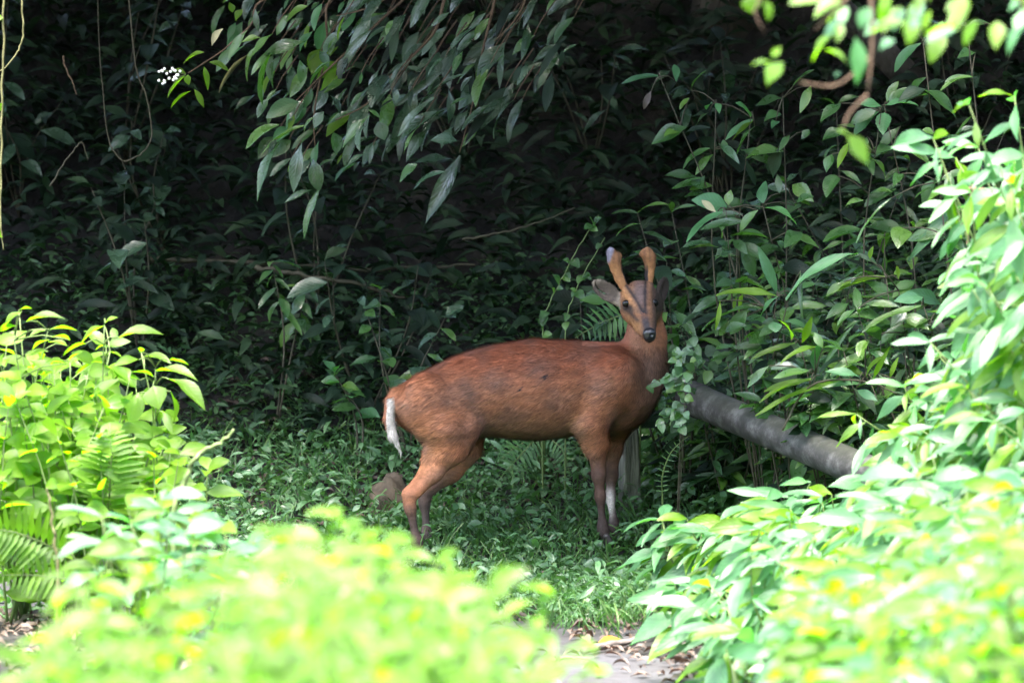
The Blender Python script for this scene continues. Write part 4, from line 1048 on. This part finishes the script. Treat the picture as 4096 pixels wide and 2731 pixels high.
for i in range(40):
    px = R(2680, 4050) if i < 20 else R(3150, 4150)
    Y = max(R(13.7, 14.9) if i < 20 else R(13.3, 14.5), 14.05 - (px - 2790) / 1230 * 1.4 + .34)
    X = (px - 2048) / FPX * Y
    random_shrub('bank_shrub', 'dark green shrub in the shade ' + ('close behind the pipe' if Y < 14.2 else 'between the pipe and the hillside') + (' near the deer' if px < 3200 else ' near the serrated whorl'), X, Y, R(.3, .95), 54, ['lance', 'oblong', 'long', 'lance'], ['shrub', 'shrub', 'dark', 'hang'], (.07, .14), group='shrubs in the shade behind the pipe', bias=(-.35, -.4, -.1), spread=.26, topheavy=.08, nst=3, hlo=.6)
for i in range(24):
    X, Y = R(-2.0, 2.2), R(15.0, 16.8)
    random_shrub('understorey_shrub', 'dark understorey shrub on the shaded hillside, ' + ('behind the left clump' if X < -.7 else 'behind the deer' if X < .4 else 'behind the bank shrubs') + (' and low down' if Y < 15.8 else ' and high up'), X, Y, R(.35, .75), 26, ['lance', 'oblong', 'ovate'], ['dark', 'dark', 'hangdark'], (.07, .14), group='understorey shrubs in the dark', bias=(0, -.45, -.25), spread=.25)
# two that catch some light behind the deer's back and rump
random_shrub('sapling', 'sapling with drooping mid-green leaves on the hillside left of the deer', at(1090, 1200, 15.1).x, 15.1, .62, 18, ['oblong', 'lance'], ['shrub', 'hang'], (.08, .13), bias=(0, -.4, -.6), nst=2, topheavy=.7, spread=.12)
random_shrub('sapling', 'sapling with rounded glossy leaves right behind the deer\'s back', at(1640, 1300, 14.9).x, 14.9, .52, 20, ['oblong', 'broad'], ['shrub', 'hang', 'hangdark'], (.06, .10), bias=(.1, -.5, -.2), nst=3, topheavy=.4, spread=.16)
random_shrub('sapling', 'small upright sapling with pale leaves low on the slope behind the tail', at(1430, 1560, 14.8).x, 14.8, .30, 10, ['broad', 'ovate'], ['bank', 'shrub'], (.05, .09), bias=(0, -.4, .2), nst=2, topheavy=.5, spread=.08)

# --- bright clump at the left
def left_clump():
    hl = [((165, 215), (397, 177), 60), ((135, 150), (28, 242), 75), ((120, 140), (195, 130), 40), ((310, 262), (475, 266), 50), ((285, 268), (185, 308), 50), ((655, 238), (513, 345), 85), ((660, 222), (735, 182), 50), ((745, 316), (1014, 273), 75), ((725, 322), (705, 255), 55),
          ((690, 402), (757, 435), 65), ((875, 450), (715, 492), 75), ((900, 430), (1065, 468), 85), ((1060, 455), (1180, 476), 36), ((975, 525), (1234, 558), 62), ((1060, 575), (1290, 742), 105), ((960, 615), (1000, 755), 140), ((940, 735), (1005, 852), 110), ((1070, 650), (1090, 835), 66),
          ((870, 660), (818, 862), 120), ((760, 680), (680, 830), 110), ((672, 470), (478, 545), 85), ((880, 405), (890, 375), 36), ((880, 580), (740, 560), 70), ((690, 560), (590, 650), 60), ((540, 350), (400, 420), 45), ((430, 460), (520, 400), 45), ((440, 330), (330, 300), 55), ((100, 240), (0, 270), 60),
          ((90, 420), (-20, 380), 70), ((300, 400), (180, 430), 80), ((310, 330), (200, 380), 60), ((430, 370), (310, 340), 55), ((660, 360), (600, 390), 36), ((960, 560), (820, 520), 90), ((1020, 780), (1085, 910), 55), ((340, 520), (250, 590), 60), ((420, 480), (290, 460), 90)]
    lab = ['tall sunlit herb with large yellow-green leaves, outermost of the left clump', 'sunlit yellow-green herb with arched top leaves in the left clump', 'sunlit herb with whorled yellow-green leaves in the middle of the left clump']
    cols = [[], [], []]
    for h in hl:
        x = h[0][0]; cols[0 if x > 840 else (1 if x < 450 else 2)].append((ZL(*h[0]), ZL(*h[1]), h[2] * .6378, 'bright', 'ovate' if h[2] / math.hypot(h[1][0] - h[0][0], h[1][1] - h[0][1]) < .55 else 'broad'))
    tops = [[ZL(885, 400), ZL(975, 500)], [ZL(120, 160), ZL(90, 330), ZL(300, 270)], [ZL(655, 230), ZL(690, 400), ZL(440, 470)]]
    basx = [ZL(860, 1600), ZL(150, 1700), ZL(560, 1700)]
    for c, tp, bx, l in zip(cols, tops, basx, lab):
        b = at(bx[0], bx[1], 12.6); b.z = H(b.x, b.y)
        pl = Plant('broadleaf_herb', b, l, 'plant', 'sunlit herbs of the left clump')
        nodes = []
        for t in tp:
            T = at(t[0], t[1], 12.6 + R(-.1, .1)); nodes += pl.stem([b, b.lerp(T, .35) + Vector((R(-.04, .04), 0, 0)), b.lerp(T, .7) + Vector((R(-.035, .035), 0, 0)), T], [.0042, .0032, .0016], 'stem', n=14)
        for L in c:
            Yl = 12.6 + R(-.2, .2); B = at(*L[0], Yl); near = min(nodes, key=lambda q: (q - B).length + abs(q.z - B.z + .03))
            hero(pl, L[0], L[1], Yl, L[2], L[4], L[3], dY=R(-.05, .03), face=R(.02, .28))
            pl.stem([near, (near + B) / 2 + Vector((0, 0, .012)), B], [.002, .0014], 'stem', n=5, sides=4)
        pl.done()
left_clump()
for i in range(30):
    px = R(-200, 640); Y = R(12.2, 13.3); X = (px - 2048) / FPX * Y
    top = at(px, R(1330, 1650) + max(0, px - 350) * .8, Y).z
    random_shrub('leafy_herb', 'shorter bright green herb ' + ('under the hanging vines in the left clump' if px < 120 else 'around the upright fern in the left clump' if px < 450 else 'at the open end of the left clump'), X, Y, top - H(X, Y), 33, ['ovate', 'ovate', 'broad'], ['bright', 'bright', 'sunny'], (.06, .105), cat='plant', group='herbs inside the left clump', spread=.15, droop=.15, nst=3, topheavy=.12, stem_mat='stem', leafup=(0, -.75, .75))

# --- blurred foreground plants on the left, below the deer
def top_left(px):
    return float(np.interp(px, [-200, 0, 300, 600, 900, 1250, 1500, 1750, 1950, 2150, 2300, 2450], [2480, 2420, 2310, 2210, 2120, 2030, 2080, 2240, 2430, 2620, 2800, 2950]))
for i in range(70):
    px = R(-150, 2200); Y = R(6.0, 8.2) if px < 1700 else R(6.8, 8.4)
    X = (px - 2048) / FPX * Y
    z = at(px, top_left(px) + random.random() ** 1.5 * 560 + 25, Y).z
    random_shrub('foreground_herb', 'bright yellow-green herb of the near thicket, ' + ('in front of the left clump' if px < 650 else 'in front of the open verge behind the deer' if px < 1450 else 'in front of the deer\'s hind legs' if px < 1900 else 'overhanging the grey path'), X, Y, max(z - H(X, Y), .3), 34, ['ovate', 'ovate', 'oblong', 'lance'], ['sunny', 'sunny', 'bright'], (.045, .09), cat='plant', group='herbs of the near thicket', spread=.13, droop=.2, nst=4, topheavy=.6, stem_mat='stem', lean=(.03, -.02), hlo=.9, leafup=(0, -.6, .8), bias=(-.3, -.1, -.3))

for i in range(9):
    px = R(380, 980); Y = R(10.2, 11.2); X = (px - 2048) / FPX * Y
    z = at(px, 1930 + abs(px - 620) * .55 + R(0, 130), Y).z
    random_shrub('pale_herb', 'pale green herb standing between the left clump and the near thicket', X, Y, max(z - H(X, Y), .25), 20, ['ovate', 'oblong', 'lance'], ['bank', 'bank', 'bright'], (.08, .13), cat='plant', group='pale herbs before the left clump', spread=.11, droop=.2, nst=3, topheavy=.4, stem_mat='stem', leafup=(0, -.5, .8), hlo=.85, bias=(.1, -.1, -.1))

# --- pale leafy plants on the right bank, growing blurrier towards the viewer
def top_right(px):
    return float(np.interp(px, [2500, 2700, 2850, 3050, 3250, 3500, 3750, 4100], [2500, 2200, 1990, 1930, 1890, 1800, 1640, 1400]))
for i in range(92):
    px = R(2840, 4200) if i % 2 else R(3100, 4250)
    Y = R(11.0, 12.8) if px < 3300 else R(8.0, 12.0)
    if i >= 84: px, Y = R(3420, 3750), R(12.1, 12.6)
    drop = (12.8 - Y) * 150
    X = (px - 2048) / FPX * Y
    z = at(px, top_right(px) + drop + R(-20, 260), Y).z
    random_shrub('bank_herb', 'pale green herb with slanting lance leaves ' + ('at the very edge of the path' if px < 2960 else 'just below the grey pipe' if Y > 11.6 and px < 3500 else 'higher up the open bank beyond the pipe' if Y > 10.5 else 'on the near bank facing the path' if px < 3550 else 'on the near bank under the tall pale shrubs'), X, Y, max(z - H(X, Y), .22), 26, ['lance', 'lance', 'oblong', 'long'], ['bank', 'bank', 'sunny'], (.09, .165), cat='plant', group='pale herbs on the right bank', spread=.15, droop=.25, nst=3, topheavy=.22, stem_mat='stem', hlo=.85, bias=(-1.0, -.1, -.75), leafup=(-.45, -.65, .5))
for i in range(30):
    px = R(3250, 4250); Y = R(7.4, 9.2); X = (px - 2048) / FPX * Y
    z = at(px, R(2150, 2650) - max(0, px - 3600) * .5, Y).z
    random_shrub('near_herb', 'yellow-green herb low on the near bank, ' + ('beside the slanting lance-leaved herbs' if px < 3600 else 'right under the tall pale shrubs'), X, Y, max(z - H(X, Y), .2), 34, ['ovate', 'oblong'], ['sunny', 'bright'], (.05, .09), cat='plant', group='near herbs at the foot of the right bank', spread=.14, droop=.25, nst=4, topheavy=.3, stem_mat='stem', bias=(-.4, -.1, -.1))
# upper right: leaves that reach into the light
for i in range(48):
    px, py = R(3640, 4250), R(230, 1500); Y = R(11.2, 12.4)
    if 1000 < py: px = R(3850, 4250)
    if i >= 30: px, py = R(3560, 4250), R(1350, 1850)
    X = (px - 2048) / FPX * Y + .26
    z = at(px, py, Y).z
    random_shrub('tall_bank_shrub', 'tall pale shrub with hanging leaves on the right bank, ' + ('reaching up beside the near bough' if py < 700 else 'above the dry brown stalks' if py < 1000 else 'below the dry brown stalks'), X, Y, max(z - H(X, Y), .3), 34, ['lance', 'oblong', 'lance', 'long'], ['bank', 'bank', 'sunny'], (.08, .155), group='tall shrubs on the right bank', lean=(-.24, 0), spread=.14, droop=.5, nst=3, topheavy=.45, stem_mat='stem', bias=(-.7, 0, -.75), leafup=(-.4, -.65, .5))
# blurred bough at the top right
def near_bough():
    b = Vector((1.15, 8.7, H(1.15, 8.7)))
    pl = Plant('near_bough', b, 'out-of-focus bough with bright yellow-green leaves above the right bank', 'shrub')
    Y = 8.9
    main = pl.stem([b, at(4300, 500, Y), at(3900, -150, Y), at(3480, -60, Y), at(3260, 120, Y)], [.012, .008, .006, .004, .002], 'twig', n=18)
    pl.stem([at(3480, -60, Y), at(3490, 150, Y), at(3470, 380, Y)], [.0045, .0035, .002], 'twig', n=8)
    pl.stem([at(3480, 230, Y), at(3350, 340, Y), at(3200, 330, Y)], [.003, .0025, .0012], 'twig', n=8)
    pl.stem([at(3480, -60, Y), at(3150, -80, Y), at(3020, 30, Y), at(3060, 130, Y)], [.003, .0025, .0012], 'twig', n=8)
    for bx, t, w, m in [((3130, 250), (3070, 340), 95, 'sunny'), ((3080, 250), (3010, 260), 45, 'sunny'), ((3090, 230), (3120, 190), 30, 'sunny'), ((3340, 130), (3250, 240), 80, 'sunny'), ((3380, 30), (3310, 90), 70, 'sunny'), ((3300, 200), (3390, 245), 45, 'sunny'), ((3300, 0), (3160, 10), 60, 'sunny'),
                        ((3000, -20), (3010, 50), 80, 'sunny'), ((3060, 0), (3075, 80), 40, 'bright'), ((3420, 150), (3430, 330), 70, 'bank'), ((3380, 90), (3300, 140), 90, 'bank'), ((3540, 90), (3460, 140), 80, 'bank'), ((3560, -20), (3530, 40), 60, 'sunny'), ((3480, 30), (3440, 110), 60, 'bank'), ((3620, 40), (3570, 120), 60, 'bank'),
                        ((3350, 520), (3390, 540), 40, 'sunny'), ((3390, 540), (3470, 650), 70, 'bright'), ((3700, 20), (3640, 90), 70, 'bank'), ((3580, 160), (3520, 200), 60, 'bank'), ((3360, 290), (3340, 310), 50, 'bank')]:
        hero(pl, bx, t, Y + R(-.2, .2), w, 'broad' if w > 60 else 'ovate', m, face=R(.2, .5))
    pl.stem([at(3470, 380, Y), at(3400, 450, Y), at(3370, 520, Y)], [.003, .002], 'twig', n=6)
    for k in range(34):
        q = at(R(3350, 4200), R(-120, 120), Y + R(-.4, .4))
        pl.leaf(q, Vector((-.4, -.3, -.6)) + rvec(.5), Vector((0, -.4, .8)) + rvec(.3), R(.035, .07), 'ovate', random.choice(['sunny', 'bank', 'bright']))
    pl.done('branch', split=True)
near_bough()

# --- ferns
def fern(label, fronds, mat, Y, cat='fern'):
    b = at(*fronds[0][0][0], Y); b.z = min(H(b.x, b.y), b.z)
    pl = Plant('fern', b, label, cat)
    for pts, half, side, n in fronds:
        w = spline([tuple(at(q[0], q[1], Y + (q[2] if len(q) > 2 else 0))) for q in pts], 30)
        foot = Vector((w[0][0], w[0][1] + .04, H(w[0][0], w[0][1])))
        pl.stem([foot] + [Vector(q) for q in w[::6]] + [Vector(w[-1])], [.003, .002, .0008], 'stem', n=18, sides=4)
        m = half / FPX * Y
        for k in range(n):
            t = .06 + .94 * (k + .5) / n; u = t * 29; i = min(int(u), 28); B = Vector(w[i] + (w[i + 1] - w[i]) * (u - i)); tn = Vector(w[i + 1] - w[i]).normalized()
            ln = m * (math.sin(math.pi * min(1, .22 + .80 * t)) ** .8 * .95 + .08)
            for s in (-1, 1):
                sv = Vector((0, -1, 0)).cross(tn) * s if side == 'view' else Vector(side) * s
                d = sv.normalized() + tn * .35 + Vector((0, -.15, -.12))
                pl.leaf(B, d, Vector((0, -.7, .6)), ln * R(.9, 1.08), 'pinna', mat, wscale=.85, name='pinna')
    pl.done('rachis')
fern('bright yellow-green fern frond standing in front of the left clump', [([(432, 2060), (440, 1940, -.05), (445, 1810, -.08), (438, 1690, -.06)], 150, 'view', 17)], 'fern', 12.3)
fern('fern fronds spreading low at the foot of the left clump', [([(300, 2240), (160, 2165, -.05), (20, 2120, -.08), (-120, 2120, -.1)], 140, 'view', 17), ([(330, 2330), (150, 2300, -.05), (-20, 2300, -.05)], 100, 'view', 13)], 'fern', 12.0)
fern('small fern frond showing behind the deer\'s neck', [([(2560, 1230), (2480, 1262), (2390, 1298), (2300, 1352)], 88, 'view', 12)], 'ferndark', 14.38)
fern('fern with drooping fronds under the deer\'s belly', [([(2160, 1740), (2100, 1800, -.05), (2030, 1880, -.1), (1960, 1965, -.12)], 75, 'view', 14), ([(2180, 1740), (2250, 1800, -.05), (2280, 1900, -.08)], 55, 'view', 10), ([(2150, 1745), (2060, 1790), (1990, 1850)], 55, 'view', 10)], 'ferndark', 14.7)
fern('small curled fern frond at the foot of the concrete post', [([(2650, 1990), (2650, 1900, -.03), (2690, 1800, -.05), (2760, 1740, -.06)], 34, 'view', 13)], 'ferndark', 13.9)

# --- climbing vine by the deer's breast
def breast_vine():
    b = at(2700, 1950, 13.95); b.z = H(b.x, b.y)
    pl = Plant('climbing_vine', b, 'vine with small heart-shaped leaves trailing across the deer\'s breast', 'vine')
    tr = [[(2720, 1780), (2740, 1640), (2700, 1530), (2650, 1515), (2590, 1540)], [(2740, 1600), (2790, 1450), (2770, 1330)], [(2720, 1720), (2690, 1640), (2640, 1690)], [(2740, 1600), (2710, 1470), (2690, 1400)]]
    for q in tr:
        pts = pl.stem([b] + [at(x, y, 13.82 + R(-.05, .05)) for x, y in q], [.0011, .0009, .0007], 'stemdark', n=24, sides=4)
        for p in pts[8:]:
            if random.random() < .9:
                pl.leaf(p, Vector((R(-1, 1), -.4, R(-.9, .4))), Vector((R(-.3, .3), -.9, .4)), R(.022, .038), 'heart', random.choice(['shrub', 'hang', 'cover', 'shrub']))
    for k in range(46):
        p = at(R(2690, 2900), R(1380, 1700), 14.0 + R(-.1, .15))
        pl.leaf(p, Vector((R(-1, 1), -.3, R(-1, .3))), Vector((R(-.3, .3), -.8, .5)), R(.022, .045), 'heart', random.choice(['shrub', 'dark', 'cover']))
    pl.done()
breast_vine()
def vine(label, px, Y, r, mat, leaves=0, name='vine', cat='vine', lm='shrub', down=False, lsize=(.02, .04), kind='heart'):
    pts = [at(q[0], q[1], Y) for q in px]
    b = Vector((pts[0].x, pts[0].y, pts[0].z)) if not down else Vector((pts[0].x, pts[0].y, H(pts[0].x, pts[0].y)))
    pl = Plant(name, b, label, cat)
    fine = spline([tuple(q) for q in ([b] if down else []) + pts], 5 * len(pts))
    fine[1:-1] += rng.normal(0, r * .45, fine[1:-1].shape)
    w = pl.stem([Vector(q) for q in fine], [r * 1.25, r, r * .9, r * .5], mat, n=12 * len(pts), sides=6)
    for k in range(leaves):
        p = random.choice(w[4:])
        pl.leaf(p, Vector((R(-1, 1), -.4, R(-.8, .6))), Vector((R(-.3, .3), -.7, .6)), R(*lsize), kind, lm)
    pl.done()
vine('thin yellowish vine hanging straight down past the left clump', [(24, -1500), (18, -260), (15, 60), (10, 400), (4, 700), (3, 900), (14, 1000)], 13.2, .0032, 'vine', 3, lm='bright')
vine('slack vine looping beside the straight hanging vine', [(70, -1500), (82, -260), (86, -10), (93, 130), (70, 205), (25, 268), (-20, 290)], 13.3, .0026, 'vine')
vine('grey vine hanging in a U-shaped loop in the dark hillside', [(470, -1300), (505, -200), (540, 240), (590, 400), (605, 540), (570, 610), (500, 645), (460, 610), (430, 530), (400, 200), (390, -200), (400, -1300)], 15.0, .0022, 'stemdark')
vine('slender climbing stem with small leaves rising behind the deer\'s back', [(2172, 1345), (2195, 1220), (2250, 1110), (2320, 980), (2395, 860)], 14.5, .0020, 'stem', 22, down=True)
vine('second slender climbing stem bending over towards the antlers', [(2262, 1350), (2290, 1200), (2340, 1090), (2420, 950)], 14.45, .0020, 'stem', 12, down=True)
vine('bare brown stick slanting through the dark hillside above the deer', [(1850, 958), (1980, 935), (2120, 900), (2300, 830)], 15.0, .0032, 'stemdark', name='stick', cat='branch')
vine('short pale broken twig hanging in the dark hillside', [(252, 225), (262, 270), (290, 330), (305, 380)], 14.9, .0026, 'twig', name='twig', cat='branch')
vine('forked brown twig in the dark hillside near the looping vine', [(200, 745), (250, 660), (310, 585), (330, 570), (350, 640)], 14.9, .0022, 'stemdark', name='twig', cat='branch')
vine('fallen grey log lying across the slope behind the deer', [(1020, 1065), (1180, 1095), (1400, 1130), (1620, 1190)], 15.4, .007, 'stemdark', name='fallen_log', cat='log')
vine('long fallen bough lying high across the dark hillside', [(600, 1040), (1000, 1050), (1500, 1075), (1900, 1060)], 15.6, .008, 'stemdark', name='fallen_bough', cat='log')
vine('pale bent dead stalk standing beside the left clump', [(700, 2060), (728, 1960), (765, 1860), (835, 1790), (900, 1765), (935, 1715)], 11.6, .0058, 'stem', name='bent_stalk', cat='stalk', down=True)
vine('withered pinkish stalk standing in the left clump', [(225, 2240), (210, 2100), (200, 2000), (190, 1950)], 11.4, .0035, 'vine', name='dead_stalk', cat='stalk', down=True)
vine('dry brown stalks dangling on the right bank', [(3860, 720), (3890, 760), (3875, 860), (3868, 980)], 12.4, .006, 'twig', name='dry_stalk', cat='stalk')
vine('second dry brown stalk bent sideways on the right bank', [(3840, 752), (3960, 770), (4020, 800), (4040, 940)], 12.4, .006, 'twig', name='dry_stalk', cat='stalk')
vine('thin black arching twig over the grey pipe', [(3130, 1720), (3220, 1560), (3330, 1520), (3480, 1530), (3600, 1580)], 13.4, .0028, 'stemdark', name='twig', cat='branch')
vine('dark stem standing among the pale herbs on the right bank', [(3740, 1780), (3760, 1700), (3790, 1600)], 12.6, .010, 'stemdark', name='dead_stalk', cat='branch', down=True)

# --- fallen things on and beside the path
def lying(name, label, px, py, size, kind, mat, cat, ang, group=None, lift=.012):
    d = ray(px, py); t = (-.11 - CAM.z) / d.z; p = CAM + d * t
    p.z = H(p.x, p.y) + lift
    o = bpy.data.objects.new(name, leaf_mesh(kind, mat, random.randrange(4)))
    o.matrix_world = leaf_matrix(p, (math.cos(ang), math.sin(ang), R(0, .12)), (R(-.15, .15), -.2, 1), size)
    col.objects.link(o); tag(o, label, cat, group)
lying('fallen_leaf', 'orange-yellow fallen leaf lying on the grey path', 2395, 2585, .075, 'broad', 'yellow', 'leaf', .3, lift=.02)
lying('fallen_leaf', 'yellow fallen leaf at the bank side of the path', 3040, 2712, .06, 'broad', 'yellow', 'leaf', .2, lift=.03)
for k in range(40):
    lying('fallen_leaf', 'dry brown fallen leaf on the damp grey path', R(1700, 3000), R(2430, 2731), R(.03, .065), 'curl', 'deadleaf', 'leaf', R(0, 6), 'brown leaves fallen on the path')
def stick(label, a, b, r):
    pts = []
    for q in (a, ((a[0] + b[0]) / 2, (a[1] + b[1]) / 2 - 6), b):
        d = ray(*q); p = CAM + d * ((-.10 - CAM.z) / d.z); p.z = H(p.x, p.y) + r * 1.2 + .008; pts.append(tuple(p))
    p = spline(pts, 12); o0 = np.array(pts[0])
    p = p + rng.normal(0, .002, p.shape)
    v, f = tube(p - o0, [r, r * .9, r * .6], 7)
    o = mesh_obj('fallen_stick', v, f, M['deadwood']); o.location = o0; tag(o, label, 'stick')
stick('dark fallen stick under the orange leaf on the path', (2330, 2600), (2560, 2570), .010)
stick('thick dark stick lying along the foot of the right bank', (2620, 2560), (2890, 2530), .012)
stick('thin dark stick lower down at the foot of the right bank', (2790, 2640), (3060, 2590), .008)
stick('thin twig lying alone across the grey path', (2200, 2625), (2350, 2618), .004)
